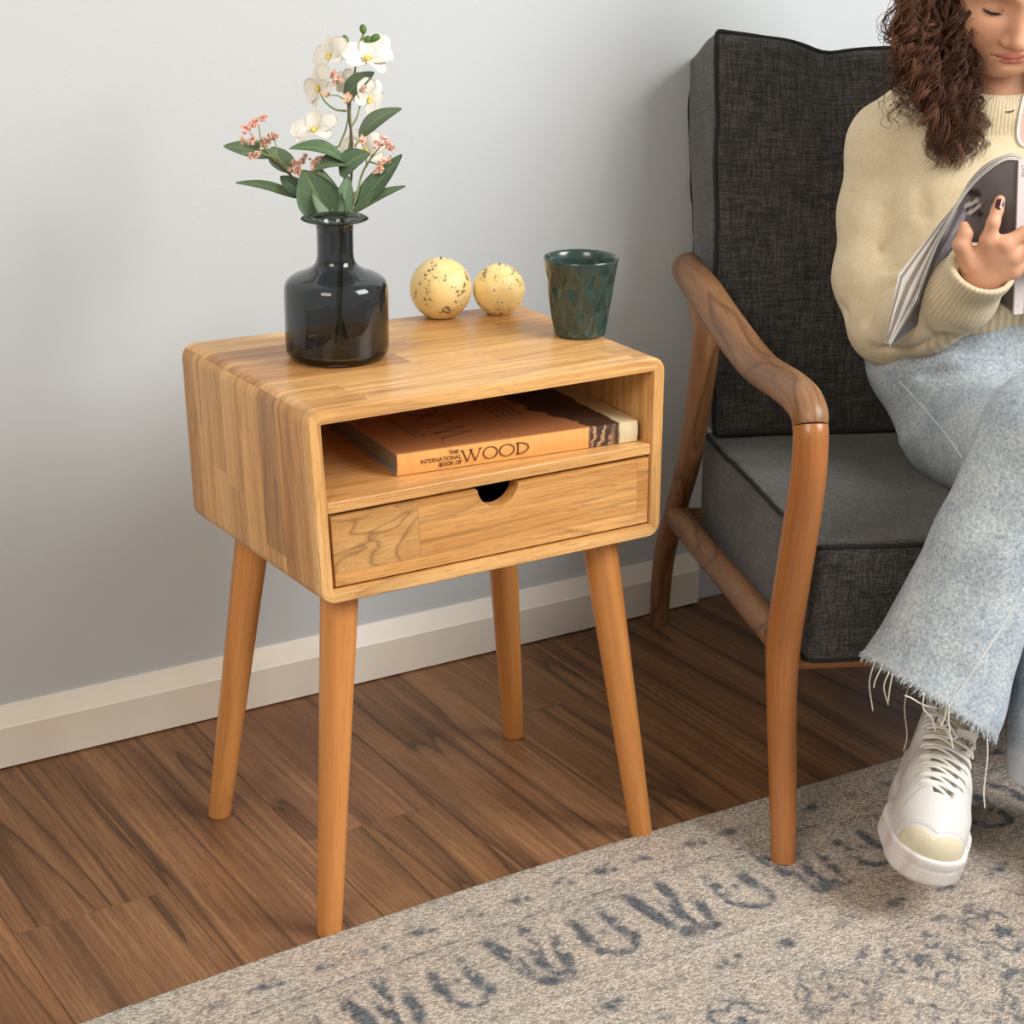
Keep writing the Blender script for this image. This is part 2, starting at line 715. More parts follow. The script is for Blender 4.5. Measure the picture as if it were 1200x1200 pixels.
def rug_edge(x):
    return -0.004 - 0.030 * np.clip((0.30 - x) / 0.6, 0, 3) ** 1.6 - 0.014 * np.clip((x - 0.30) / 0.8, 0, 3) ** 1.6


def rug_color(x, d):
    """x along the edge, d metres in from the edge"""
    base = np.array([0.53, 0.462, 0.39])
    pink = np.array([0.55, 0.44, 0.36])
    grey = np.array([0.40, 0.385, 0.345])
    blue = np.array([0.060, 0.085, 0.118])
    n1 = fbm(x * 26, d * 26, 1)
    n2 = fbm(x * 90, d * 90, 5)
    n3 = fbm(x * 7, d * 7, 9)
    c = base[None] * np.ones((len(x), 1))
    w = np.clip((n1 - 0.35) * 2.2, 0, 1)[:, None]
    c = c * (1 - 0.55 * w) + grey * 0.55 * w
    w = np.clip((n3 - 0.45) * 3, 0, 1)[:, None]
    c = c * (1 - 0.5 * w) + pink * 0.5 * w
    M = np.zeros(len(x))

    def ink(sd, soft=0.004, amt=1.0):
        nonlocal M
        M = np.maximum(M, amt * np.clip(0.5 - sd / soft, 0, 1))
    wob = (n1 - 0.5) * 0.010
    wob2 = (fbm(x * 26 + 9, d * 26 + 4, 21) - 0.5) * 0.010
    X, D = x + wob, d + wob2
    # outer guard: little sprigs
    p = 0.062
    i = np.floor(X / p)
    u = X - (i + 0.5) * p
    hh = hash2(i, i * 0 + 3)
    q = D - 0.052 - 0.006 * (hh - 0.5)
    ink(np.hypot(u, q * 1.3) - 0.0085, 0.010)
    ink(np.hypot(u - 0.016, (q - 0.005) * 1.4) - 0.005, 0.008, 0.9)
    ink(np.abs(q + 0.004 + u * 0.25) + np.maximum(np.abs(u + 0.002) - 0.018, 0) - 0.002, 0.006, 0.7)
    ink(np.abs(D - 0.026) - 0.0009, 0.004, 0.35)
    ink(np.abs(D - 0.089) - 0.0014, 0.004, 0.9)
    ink(np.abs(D - 0.096) - 0.0006, 0.004, 0.4)
    # main border: hooked stems and leaf pairs
    p = 0.185
    i = np.floor(X / p)
    u = X - (i + 0.5) * p
    fl = np.where(hash2(i, i * 0 + 8) > 0.0, 1, -1)
    q = D - 0.163
    for (cx, cy, rx, ry, a) in ((-0.088, -0.03, 0.009, 0.036, 0.25), (-0.070, 0.006, 0.008, 0.034, 0.25), (-0.030, -0.010, 0.008, 0.030, 0.1),
                                (0.012, -0.012, 0.008, 0.030, 0.1), (0.060, -0.012, 0.010, 0.044, -0.12), (0.088, 0.012, 0.008, 0.036, -0.12),
                                (0.074, 0.044, 0.012, 0.010, 0.0), (-0.086, 0.045, 0.015, 0.009, 0.3)):
        ca, sa = math.cos(a), math.sin(a)
        uu, qq = (u - cx) * ca + (q - cy) * sa, -(u - cx) * sa + (q - cy) * ca
        e = np.hypot(uu / rx, qq / ry)
        ink((e - 1) * min(rx, ry), 0.006)
    arc = np.abs(np.hypot((u + 0.009) * 1.0, (q - 0.014) * 1.0) - 0.026)
    ink(np.where(q > 0.012, arc, 1) - 0.0055, 0.006)
    ink(np.hypot((u + 0.009) / 1.0, q + 0.006) - 0.0045, 0.006, 0.7)
    tri = np.abs(u - 0.104 + q * 0.35) + np.maximum(np.abs(q) - 0.055, 0)
    ink(tri - 0.0035, 0.006, 0.75)
    ink(np.abs(q + 0.055 + 0.006 * np.sin(u * 60)) - 0.0018 + np.maximum(np.abs(u - 0.03) - 0.06, 0), 0.005, 0.55)
    ink(np.abs(D - 0.236) - 0.0008, 0.004, 0.6)
    pale = np.clip(1 - np.abs(D - 0.246) / 0.006, 0, 1)
    # inner guard
    p = 0.078
    i = np.floor(X / p)
    u = X - (i + 0.5) * p
    q = D - 0.278
    ink(np.hypot(u, q) - 0.008, 0.010)
    ink(np.hypot(u - 0.014, q * 1.2 + 0.006) - 0.0055, 0.008)
    ink(np.hypot(u + 0.014, q * 1.2 - 0.004) - 0.0050, 0.008, 0.8)
    ink(np.abs(D - 0.312) - 0.001, 0.004, 0.6)
    # field: scattered medallions, leaves and lattice lines
    F = np.clip((D - 0.318) / 0.006, 0, 1)
    p = 0.118
    row = np.floor((D - 0.32) / p)
    uu = X + 0.5 * p * (row % 2)
    i = np.floor(uu / p)
    u, q = uu - (i + 0.5) * p, (D - 0.32) - (row + 0.5) * p
    hh = hash2(i, row, 4)
    r = np.hypot(u, q)
    th = np.arctan2(q, u)
    K = np.zeros(len(x))
    K = np.maximum(K, np.clip(0.5 - (np.abs(r - 0.034 - 0.006 * np.cos(6 * th)) - 0.0028) / 0.006, 0, 1) * (hh > 0.35))
    K = np.maximum(K, np.clip(0.5 - (r - 0.012 - 0.004 * np.cos(5 * th)) / 0.006, 0, 1) * (hh > 0.2))
    K = np.maximum(K, 0.8 * np.clip(0.5 - (np.abs(np.abs(u) + np.abs(q) - 0.056) - 0.002) / 0.006, 0, 1))
    sp = fbm(x * 60, d * 60, 14)
    K = np.maximum(K, 0.8 * np.clip((sp - 0.60) * 12, 0, 1))
    M = np.maximum(M * (1 - F), K * F * 0.9)
    wear = np.clip((n2 - 0.24) * 3.4, 0.10, 1) * np.clip((n1 - 0.12) * 3.2, 0.40, 1)
    M = np.clip(M * wear * 1.25, 0, 1)
    edge = np.clip((0.018 - d) / 0.004, 0, 1)
    M = M * (1 - edge)
    c = c * (1 - 0.35 * edge[:, None]) + np.array([0.42, 0.40, 0.345]) * 0.35 * edge[:, None]
    c = c + 0.06 * (pale * (1 - F))[:, None]
    Fw = (F * np.clip((n3 - 0.35) * 2.5, 0, 1))[:, None]
    c = c * (1 - 0.35 * Fw) + np.array([0.30, 0.245, 0.20]) * 0.35 * Fw
    c = c * (1 - 0.82 * M[:, None]) + blue * 0.82 * M[:, None]
    return np.clip(c, 0.01, 1)


step = 0.0030
xs = np.concatenate([np.arange(RX0, -0.45, 0.02), np.arange(-0.45, 1.25, step), np.arange(1.25, RX1, 0.02)])
ds = np.concatenate([np.arange(0, 0.72, step), np.arange(0.72, RDEP, 0.02)])
XX, DD = np.meshgrid(xs, ds, indexing='ij')
x, d = XX.ravel(), DD.ravel()
cr = rug_color(x, d)
wav = 0.0006 * (hash2(np.arange(len(xs)), np.arange(len(xs)) * 0) - 0.5)
yy = rug_edge(x) - d + np.where(d < 1e-6, np.repeat(wav, len(ds)) * 2, 0)
zz = np.full(len(x), RTOP) - np.where(d < 0.004, 0.003 * (1 - d / 0.004) ** 2, 0)
tv = np.stack([x, yy, zz], 1)
nx, nd = len(xs), len(ds)
gf = grid_faces(nx, nd)[:, ::-1]
# skirt down to the floor on every side and a bottom
ring = [i * nd for i in range(nx)] + [(nx - 1) * nd + j for j in range(1, nd)] + [i * nd + nd - 1 for i in range(nx - 2, -1, -1)] + [j for j in range(nd - 2, 0, -1)]
bot = tv[ring].copy()
bot[:, 2] = 0.0002
nb_ = len(tv)
rq = np.array([[ring[i], ring[(i + 1) % len(ring)], nb_ + (i + 1) % len(ring), nb_ + i] for i in range(len(ring))])
m = NT('rug_pile')
cA = m.attr('col')['Color']
oc = m.obj()
vor = m.n('ShaderNodeTexVoronoi')
mp = m.vmul(oc, (1, 1.5, 1))
m.l(mp, vor.inputs['Vector'])
vor.inputs['Scale'].default_value = 290
sep = m.n('ShaderNodeSeparateColor')
m.l(vor.outputs['Color'], sep.inputs[0])
st = m.ramp(sep.outputs[0], [(0.0, 0.62), (0.5, 0.99), (1.0, 1.38)])
gapd = m.ramp(vor.outputs['Distance'], [(0.25, 1.0), (0.8, 0.72)])
c = m.mix(1.0, m.mix(1.0, cA, st, 'MULTIPLY'), gapd, 'MULTIPLY')
m.color(c)
m.val('Roughness', 0.95)
m.val('Specular IOR Level', 0.1)
hh = m.math('SUBTRACT', 1.0, vor.outputs['Distance'])
m.bump(hh, 0.8, 0.002)
rug = mesh_obj('area_rug', np.vstack([tv, bot]), np.vstack([gf, rq]), m.m, colr=np.vstack([cr, cr[ring]]), loc=(0.5, -0.5, 0))
tag(rug, 'faded beige woven rug with grey-blue ornamental border, lying on the plank floor', 'rug')

# ------------------------------------------------------------------ the nightstand
CN = {(0, 0, 1): V3(.005, 0, .597), (1, 0, 1): V3(.445, 0, .597), (0, 0, 0): V3(.0175, 0, .386), (1, 0, 0): V3(.4465, 0, .386),
      (0, 1, 1): V3(.001, .312, .597), (1, 1, 1): V3(.444, .288, .597), (0, 1, 0): V3(.010, .318, .386), (1, 1, 0): V3(.4455, .292, .386)}
NW, ND, NH = 0.44, 0.305, 0.211


def nsw(P):
    """nominal (x across, y into the wall, z up from the box's underside) -> world"""
    P = np.asarray(P, float)
    s, t, h = (P[:, 0] / NW)[:, None], (P[:, 1] / ND)[:, None], (P[:, 2] / NH)[:, None]
    o = 0
    for (i, j, k), c in CN.items():
        o = o + (s if i else 1 - s) * (t if j else 1 - t) * (h if k else 1 - h) * c
    return o


night = thing('nightstand', 'small light oak nightstand with open shelf, one drawer and four splayed round legs', 'nightstand', (0.226, 0.15, 0))
NR, NTK = 0.0165, 0.0155


def perimeter(n_arc=7):
    """outer outline from the middle of the lower left arc, clockwise over the left side; list of (x,z),(normal),s"""
    pts = []
    s = 0.0
    segs = [('l', (NR, 0), None)]
    out = []
    C = [((NR, NR), PI * 1.25, PI), ((NR, NH - NR), PI, PI * 0.5), ((NW - NR, NH - NR), PI * 0.5, 0), ((NW - NR, NR), 0, -PI * 0.5), ((NR, NR), -PI * 0.5, -PI * 0.75)]
    for (cx, cz), a0, a1 in C:
        for a in np.linspace(a0, a1, max(2, int(n_arc * abs(a1 - a0) / (PI / 2)) + 1)):
            out.append((cx + NR * math.cos(a), cz + NR * math.sin(a), math.cos(a), math.sin(a)))
    P = np.array(out)
    s = np.concatenate([[0], np.cumsum(np.linalg.norm(np.diff(P[:, :2], axis=0), axis=1))])
    return P, s


PER, PS = perimeter()
ARC = NR * PI / 2
S_LB = ARC / 2                       # side starts after half an arc
S_L0, S_L1 = 0.0, ARC / 2 + (NH - 2 * NR) + ARC / 2
S_T1 = S_L1 + ARC / 2 + (NW - 2 * NR) + ARC / 2
S_R1 = S_T1 + (S_L1 - S_L0)
S_END = PS[-1]


def per_at(s):
    return np.array([np.interp(s, PS, PER[:, k]) for k in range(4)])


def sweep_per(s0, s1, prof, gap=0.0):
    """prof: closed polygon of (y, depth below the outer face)"""
    ss = [s0 + gap] + [q for q in PS if s0 + gap + 1e-5 < q < s1 - gap - 1e-5] + [s1 - gap]
    n = len(prof)
    vs, gc = [], []
    for q in ss:
        x, z, nx_, nz_ = per_at(q)
        ln = math.hypot(nx_, nz_)
        for (y, t) in prof:
            vs.append((x - nx_ / ln * t, y, z - nz_ / ln * t))
            gc.append((y, t, q))
    fs = []
    for i in range(len(ss) - 1):
        for j in range(n):
            j2 = (j + 1) % n
            fs.append([i * n + j, (i + 1) * n + j, (i + 1) * n + j2, i * n + j2])
    fs.append(list(range(n)))
    fs.append([(len(ss) - 1) * n + j for j in range(n)][::-1])
    return nsw(vs), fs, np.array(gc)


LT = 0.007            # thickness of the outer stave layer
FE = 0.013            # depth of the front edge strip
br = 0.0035
fe_prof = [(0.0, br), (0.0003, br * .45), (br * .45, 0.0003), (br, 0.0), (FE, 0.0), (FE, LT), (ND, LT), (ND, NTK), (br * .6, NTK), (0.0003, NTK - br * .3), (0.0, NTK - br * .6)]
PAN = [('side_panel', S_L0, S_L1, 1.0), ('top_panel', S_L1, S_T1, 1.03), ('side_panel', S_T1, S_R1, 1.0), ('bottom_panel', S_R1, S_END, 1.0)]
panels = []
for nm, a, b, br_ in PAN:
    v, f, g = sweep_per(a, b, fe_prof)
    o = mesh_obj(nm, v, f, MAT['oak'], night, gc=g, sharp=32)
    o.color = (1.06 * br_, 1.05 * br_, 1.0 * br_, 1)
    panels.append(o)


def stave(panel, s0, s1, y0, y1, tint, gp=0.00008):
    v, f, g = sweep_per(s0, s1, [(y0 + gp, 0.0), (y1 - gp, 0.0), (y1 - gp, LT), (y0 + gp, LT)], gp)
    o = mesh_obj('stave', v, f, MAT['oak'], panel, gc=g - np.array([y0, 0, s0 - rng.uniform(0, 3)]), sharp=32)
    o.color = (*tint, 1)


def ty(f): return FE + (ND - FE) * f


DK, TAN, PALE, RED, MED = (0.66, 0.62, 0.60), (0.88, 0.85, 0.80), (1.17, 1.17, 1.14), (0.92, 0.80, 0.70), (1.0, 0.98, 0.94)
hL = S_L1 - S_L0
# left side: rows from the front to the wall, each cut by one or two butt joints
for y0, y1, cuts in [(0.0, 0.085, [(0, 1, RED)]), (0.085, 0.21, [(0, 1, RED)]), (0.21, 0.36, [(0, 0.13, MED), (0.13, 1, DK)]), (0.36, 0.52, [(0, 1, PALE)]),
                     (0.52, 0.66, [(0, 0.34, TAN), (0.34, 1, MED)]), (0.66, 0.80, [(0, 0.40, MED), (0.40, 1, TAN)]), (0.80, 0.90, [(0, 0.6, MED), (0.6, 1, TAN)]),
                     (0.90, 1.0, [(0, 0.52, (0.80, 0.74, 0.66)), (0.52, 1, (0.80, 0.74, 0.68))])]:
    for a, b, t in cuts:
        j = rng.uniform(0.97, 1.03)
        stave(panels[0], S_L0 + hL * a, S_L0 + hL * b, ty(y0), ty(y1), tuple(q * j for q in t))
wT = S_T1 - S_L1
for y0, y1, cuts in [(0.0, 0.085, [(0, 0.17, MED), (0.17, 0.93, PALE), (0.93, 1, MED)]), (0.085, 0.21, [(0, 0.16, MED), (0.16, 0.9, (1.15, 1.14, 1.1)), (0.9, 1, TAN)]),
                     (0.21, 0.36, [(0, 0.62, (1.13, 1.12, 1.07)), (0.62, 1, PALE)]),
                     (0.36, 0.52, [(0, 0.42, (0.80, 0.70, 0.60)), (0.42, 1, (1.1, 1.08, 1.03))]), (0.52, 0.66, [(0, 0.5, (0.86, 0.76, 0.64)), (0.5, 1, MED)]),
                     (0.66, 0.82, [(0, 0.33, (0.78, 0.68, 0.57)), (0.33, 0.8, MED), (0.8, 1, (0.9, 0.84, 0.76))]), (0.82, 1.0, [(0, 0.55, PALE), (0.55, 1, TAN)])]:
    for a, b, t in cuts:
        stave(panels[1], S_L1 + wT * a, S_L1 + wT * b, ty(y0), ty(y1), t)
for y0, y1, t in [(0, 0.2, MED), (0.2, 0.45, TAN), (0.45, 0.7, PALE), (0.7, 1.0, MED)]:
    stave(panels[2], S_T1, S_R1, ty(y0), ty(y1), t)
for y0, y1, t in [(0, 0.3, MED), (0.3, 0.65, TAN), (0.65, 1.0, MED)]:
    stave(panels[3], S_R1, S_END, ty(y0), ty(y1), t)

# shelf, back panel, drawer (nominal coordinates: z measured from the underside of the box)
ZS0, ZS1 = 0.099, 0.1115
bm_v, bm_f, bm_g = box((NTK, 0.002, ZS0), (NW - NTK, ND - 0.012, ZS1), bev=0.0015, grain=0)
o = mesh_obj('shelf', nsw(bm_v), bm_f, MAT['oak'], night, smooth=False, gc=bm_g)
o.color = (1.05, 1.03, 0.98, 1)
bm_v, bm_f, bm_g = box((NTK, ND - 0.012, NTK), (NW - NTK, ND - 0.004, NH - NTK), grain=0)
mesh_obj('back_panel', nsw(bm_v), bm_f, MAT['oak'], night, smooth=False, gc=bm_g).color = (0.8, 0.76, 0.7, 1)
DX0, DX1, DZ0, DZ1 = NTK + 0.0030, NW - NTK - 0.0030, NTK + 0.0032, ZS0 - 0.0036
parts = []
for lo, hi in [((DX0 + .003, 0.018, DZ0 + .002), (DX0 + .013, 0.28, DZ1 - .012)), ((DX1 - .013, 0.018, DZ0 + .002), (DX1 - .003, 0.28, DZ1 - .012)),
               ((DX0 + .013, 0.27, DZ0 + .002), (DX1 - .013, 0.28, DZ1 - .012)), ((DX0 + .013, 0.018, DZ0 + .002), (DX1 - .013, 0.27, DZ0 + .008))]:
    parts.append(box(lo, hi, grain=1))
v, f, g = join(parts)
drawer = mesh_obj('drawer', nsw(v), f, MAT['oak'], night, smooth=False, gc=g)
drawer.color = (0.42, 0.36, 0.32, 1)


def front_block(outline, tint, bev=True):
    """outline (x, z) anticlockwise seen from the front; extruded from y=.0015 to y=.018 with a small chamfer"""
    n = len(outline)
    O = np.array(outline)
    c = O.mean(0)
    rings = []
    for y, ins in ((0.0012, 0.0004), (0.0018, 0.0), (0.018, 0.0)):
        Q = O.copy()
        if ins and bev:
            nxt, prv = np.roll(O, -1, 0), np.roll(O, 1, 0)
            e1, e2 = O - prv, nxt - O
            n1 = np.stack([-e1[:, 1], e1[:, 0]], 1) / (np.linalg.norm(e1, axis=1)[:, None] + 1e-9)
            n2 = np.stack([-e2[:, 1], e2[:, 0]], 1) / (np.linalg.norm(e2, axis=1)[:, None] + 1e-9)
            mm = n1 + n2
            mm /= np.linalg.norm(mm, axis=1)[:, None] + 1e-9
            Q = O + mm * ins * bev
        rings.append(np.stack([Q[:, 0], np.full(n, y), Q[:, 1]], 1))
    v = np.vstack(rings)
    f = [[i, (i + 1) % n, n + (i + 1) % n, n + i][::-1] for i in range(n)] + [[n + i, n + (i + 1) % n, 2 * n + (i + 1) % n, 2 * n + i][::-1] for i in range(n)]
    f += [list(range(n)), list(range(2 * n, 3 * n))[::-1]]
    return nsw(v), f, grain_coords(v, 0)


xa_, xb_ = DX0 + (DX1 - DX0) * 0.255, DX0 + (DX1 - DX0) * 0.962
hx, hr = DX0 + (DX1 - DX0) * 0.502, 0.0262
hz = DZ1 + 0.0035
zl = DZ0 + 0.014
th0 = math.acos((hz - DZ1) / hr)
notch = [(hx + hr * math.sin(a), hz - hr * math.cos(a)) for a in np.linspace(th0, -th0, 25)]
v, f, g = front_block([(xa_, zl), (xb_, zl), (xb_, DZ1)] + notch + [(xa_, DZ1)], None, 0.6)
mesh_obj('front_panel', v, f, MAT['oak'], drawer, smooth=False, gc=g).color = (0.94, 0.84, 0.70, 1)
MAT['oak_figure'] = wood('oak_figured', (0.42, 0.21, 0.075), (0.57, 0.33, 0.13), (0.68, 0.43, 0.19), freq=34, stretch=0.28, lines=12, line_amt=0.8, rough=0.4)
for ol, t, mt in (([(DX0, zl), (xa_, zl), (xa_, DZ1), (DX0, DZ1)], (0.98, 0.90, 0.78), 'oak_figure'), ([(xb_, zl), (DX1, zl), (DX1, DZ1), (xb_, DZ1)], (0.95, 0.84, 0.70), 'oak'),
                  ([(DX0, DZ0), (DX1, DZ0), (DX1, zl), (DX0, zl)], (1.04, 0.95, 0.82), 'oak')):
    v, f, g = front_block(ol, None, 0.6)
    mesh_obj('stave', v, f, MAT[mt], drawer, smooth=False, gc=g + rng.uniform(0, 2)).color = (*t, 1)
# four splayed legs
for foot, y_top, u2_, v2_ in (((386, 1096), 0.045, 397, 712), ((257, 957), 0.262, 293.5, 650), ((602, 864), 0.252, 590, 668), ((752, 981), 0.045, 703, 640)):
    F = at_z(foot[0], foot[1] - 1, 0.0)
    best = None
    for x in np.linspace(0.0, 0.45, 901):
        P = V3(x, y_top, 0.388)
        dd = P - CAM
        px, py = 600 + FOCAL * (dd @ RT) / (dd @ FW), 600 - FOCAL * (dd @ UP) / (dd @ FW)
        lx = foot[0] + (u2_ - foot[0]) * (py - foot[1]) / (v2_ - foot[1])
        if best is None or abs(px - lx) < best[0]:
            best = (abs(px - lx), P)
    T = best[1]
    ts = np.array([0, 0.004, 0.012, 0.25, 0.5, 0.75, 0.94, 1.0])
    P = F[None] + (T - F)[None] * ts[:, None]
    R = np.array([0.0118, 0.0132, 0.0138, 0.0155, 0.0172, 0.0190, 0.0204, 0.0205])
    vs = []
    sg = 32
    a = np.linspace(0, 2 * PI, sg, endpoint=False)
    for p_, r_ in zip(P, R):
        vs.append(np.stack([p_[0] + r_ * np.cos(a), p_[1] + r_ * np.sin(a), np.full(sg, p_[2])], 1))
    vs = np.vstack(vs)
    n_ = len(ts)
    fs = [[i * sg + j, i * sg + (j + 1) % sg, (i + 1) * sg + (j + 1) % sg, (i + 1) * sg + j] for i in range(n_ - 1) for j in range(sg)]
    fs += [list(range(sg))[::-1], list(range((n_ - 1) * sg, n_ * sg))]
    mesh_obj('leg', vs, fs, MAT['beech'], night, gc=vs - np.array([F[0], F[1], 0]) - (vs[:, 2:3] / 0.388) * np.array([T[0] - F[0], T[1] - F[1], 0]), sharp=40)

# ------------------------------------------------------------------ the book on the shelf
SHZ = float(nsw([(0.2, 0.05, ZS1)])[0][2]) + 0.0003
A = at_z(466, 559, SHZ)
B = at_z(747, 517.5, SHZ)
bx = unit((B - A) * V3(1, 1, 0))
by = V3(-bx[1], bx[0], 0)
BM = rot_to(bx, by, (0, 0, 1))
BL = float(np.linalg.norm((B - A)[:2]))
BT, BD = 0.0245, 0.222
book = thing('book', 'thick brown hardback book lying on the nightstand shelf, spine outwards', 'book', A)
# jacket colours along the length: sienna, a dark ragged bark band, then pale sapwood


def jacket(l, q, spine):
    """l 0..1 along the spine, q metres from the spine edge"""
    n1 = fbm(l * 30, q * 260, 31)
    nn = fbm(l * 220, q * 30, 33)
    wig = (fbm(q * 55, q * 0 + 2, 35) - 0.5) * 0.05
    a, b = 0.775 + wig * 0.8, 0.912 + wig * 0.5
    if not spine:
        sl = q / BD
        a, b = a - 0.11 * np.clip(sl * 1.8, 0, 1) + wig, b + 0.0 * sl
    cov = np.array([0.375, 0.155, 0.060]) if not spine else np.array([0.75, 0.37, 0.11])
    c = cov * (0.86 + 0.28 * nn)[:, None]
    bark = np.array([0.055, 0.028, 0.018]) * (0.6 + 0.9 * n1)[:, None]
    if spine:
        lines = np.clip((fbm(l * 95 + (fbm(l * 12, q * 90, 3) - .5) * 6, q * 20, 41) - 0.5) * 9, 0, 1) * np.clip((b - l - 0.012) / 0.03, 0, 1)
        bark = bark * (1 - lines[:, None]) + np.array([0.50, 0.28, 0.15]) * lines[:, None]
    pale = np.array([0.66, 0.55, 0.34]) * (0.92 + 0.12 * nn)[:, None]
    wa = np.clip((l - a) / 0.008, 0, 1)[:, None]
    wb = np.clip((l - b) / 0.004, 0, 1)[:, None]
    return (c * (1 - wa) + bark * wa) * (1 - wb) + pale * wb


mj = NT('book_jacket')
mj.color(mj.attr('col')['Color'])
mj.val('Roughness', 0.38)
nl = 170
ls = np.linspace(0, 1, nl)
cv = []
th_ = np.linspace(0, 1, 22)
prof_b = []                                              # (depth from spine plane, height): back board, spine (slightly rounded), front board
for t in np.linspace(BD, 0.004, 40):
    prof_b.append((t, 0.0, 0))
for t in th_:
    prof_b.append((0.0016 - 0.0016 * math.sin(PI * t), 0.0006 + t * (BT - 0.0012), 1))
for t in np.linspace(0.004, BD, 60):
    prof_b.append((t, BT, 2))
PB = np.array(prof_b)
outer = np.zeros((len(PB), nl, 3))
cc = np.zeros((len(PB), nl, 3))
for i, (q, h_, k_) in enumerate(PB):
    outer[i] = np.stack([ls * BL, np.full(nl, q), np.full(nl, h_)], 1)
    cc[i] = jacket(ls, np.full(nl, q if k_ == 2 else h_), k_ == 1)
tk = 0.0024
inn = outer.copy()
PBi = PB.copy()
PBi[:, 1] = np.clip(PB[:, 1], tk, BT - tk)
PBi[PB[:, 2] == 1, 0] += tk
PBi[PB[:, 2] != 1, 0] = np.maximum(PB[PB[:, 2] != 1, 0], tk)
for i in range(len(PB)):
    inn[i, :, 1], inn[i, :, 2] = PBi[i, 0], PBi[i, 1]
n1, n2 = len(PB), nl
Fo = grid_faces(n1, n2)
Fi = grid_faces(n1, n2)[:, ::-1] + n1 * n2
rim = []
for j in range(n2 - 1):
    rim += [[j, j + 1, n1 * n2 + j + 1, n1 * n2 + j], [(n1 - 1) * n2 + j + 1, (n1 - 1) * n2 + j, n1 * n2 + (n1 - 1) * n2 + j, n1 * n2 + (n1 - 1) * n2 + j + 1]]
for i in range(n1 - 1):
    rim += [[(i + 1) * n2, i * n2, n1 * n2 + i * n2, n1 * n2 + (i + 1) * n2], [i * n2 + n2 - 1, (i + 1) * n2 + n2 - 1, n1 * n2 + (i + 1) * n2 + n2 - 1, n1 * n2 + i * n2 + n2 - 1]]
vs = np.concatenate([outer.reshape(-1, 3), inn.reshape(-1, 3)]) @ BM.T + A
ccf = np.concatenate([cc.reshape(-1, 3), np.full((n1 * n2, 3), 0.30)])
mesh_obj('cover', vs, np.vstack([Fo, Fi, np.array(rim)]), mj.m, book, smooth=True, colr=ccf, sharp=35)
pm = NT('book_pages')
gg = pm.gc(False)
pn = pm.noise(pm.vmul(gg, (3, 3, 2600)), 1.0, 2)
pm.color(pm.ramp(pn, [(0.35, (0.16, 0.12, 0.08)), (0.6, (0.36, 0.29, 0.20))]))
pm.val('Roughness', 0.8)
v, f, g = box((0.005, 0.004, tk), (BL - 0.005, BD - 0.006, BT - tk))
mesh_obj('pages', v @ BM.T + A, f, pm.m, book, smooth=False, gc=v)
ink = plain('title_ink', (0.105, 0.035, 0.012), 0.5)
# the title's roman capitals, drawn as strokes of varying weight
def letter(ch, h, w):
    S = []
    t, k = 0.055 * h, 0.11 * h

    def bar(x0, y0, x1, y1, wd):
        dx, dy = x1 - x0, y1 - y0
        L = math.hypot(dx, dy)
        nx_, ny_ = -dy / L * wd / 2, dx / L * wd / 2
        S.append([(x0 + nx_, y0 + ny_), (x0 - nx_, y0 - ny_), (x1 - nx_, y1 - ny_), (x1 + nx_, y1 + ny_)])

    def ringo(cx, cy, rx, ry, a0, a1, w0, w1):
        A_ = np.linspace(a0, a1, 29)
        o_ = [(cx + rx * math.cos(a), cy + ry * math.sin(a)) for a in A_]
        i_ = []
        for a in A_:
            q = w0 + (w1 - w0) * abs(math.cos(a))
            i_.append((cx + (rx - q) * math.cos(a), cy + (ry - q) * math.sin(a)))
        for j in range(len(A_) - 1):
            S.append([o_[j], o_[j + 1], i_[j + 1], i_[j]])
    if ch == 'W':
        bar(0.05 * w, h, 0.30 * w, 0, k)
        bar(0.30 * w, 0, 0.52 * w, h * 0.98, t)
        bar(0.45 * w, h, 0.70 * w, 0, k)
        bar(0.70 * w, 0, 0.96 * w, h, t)
        for cx in (0.05, 0.49, 0.96):
            bar((cx - 0.09) * w, h, (cx + 0.09) * w, h, t * 0.9)
    if ch == 'O':
        ringo(w / 2, h / 2, w / 2, h / 2 * 1.03, 0, 2 * PI, t * 0.8, k)
    if ch == 'D':
        bar(0.16 * w, 0, 0.16 * w, h, k)
        ringo(0.16 * w, h / 2, 0.80 * w, h / 2, -PI / 2, PI / 2, t * 0.9, k)
        bar(0.0, h - t / 2, 0.3 * w, h - t / 2, t)
        bar(0.0, t / 2, 0.3 * w, t / 2, t)
    return S


def set_word(word, h, adv, M, o, thick=0.0004):
    V, F, n = [], [], 0
    x = 0.0
    for ch, a in zip(word, adv):
        for q in letter(ch, h, a * 0.94):
            vv, ff = extrude_poly([(x + p[0], p[1]) for p in q], thick, M, o)
            V.append(vv)
            F += [[i + n for i in f_] for f_ in ff]
            n += len(vv)
        x += a
    return np.vstack(V), F


SM = rot_to(bx, (0, 0, 1), -by)              # on the spine: x along, y up, z out
so = A - by * 0.0002
v, f = set_word('WOOD', 0.0135, (0.0255, 0.0195, 0.0205, 0.018), SM, so + bx * 0.0745 + V3(0, 0, 0.0058))
mesh_obj('lettering', v, f, ink, book, smooth=False)
tv_ = []
for tx, x_, z_, sz, al in (('THE', 0.0715, 0.0168, 0.0066, 'RIGHT'), ('INTERNATIONAL', 0.0745, 0.0106, 0.0066, 'RIGHT'), ('BOOK OF', 0.0755, 0.0046, 0.0066, 'RIGHT')):
    v, f = text_mesh(tx, sz, SM, so + bx * x_ + V3(0, 0, z_), 0.0004, al, sx=0.93)
    tv_.append((v, f))
v, f, g = join(tv_)
mesh_obj('lettering', v, f, ink, book, smooth=False)
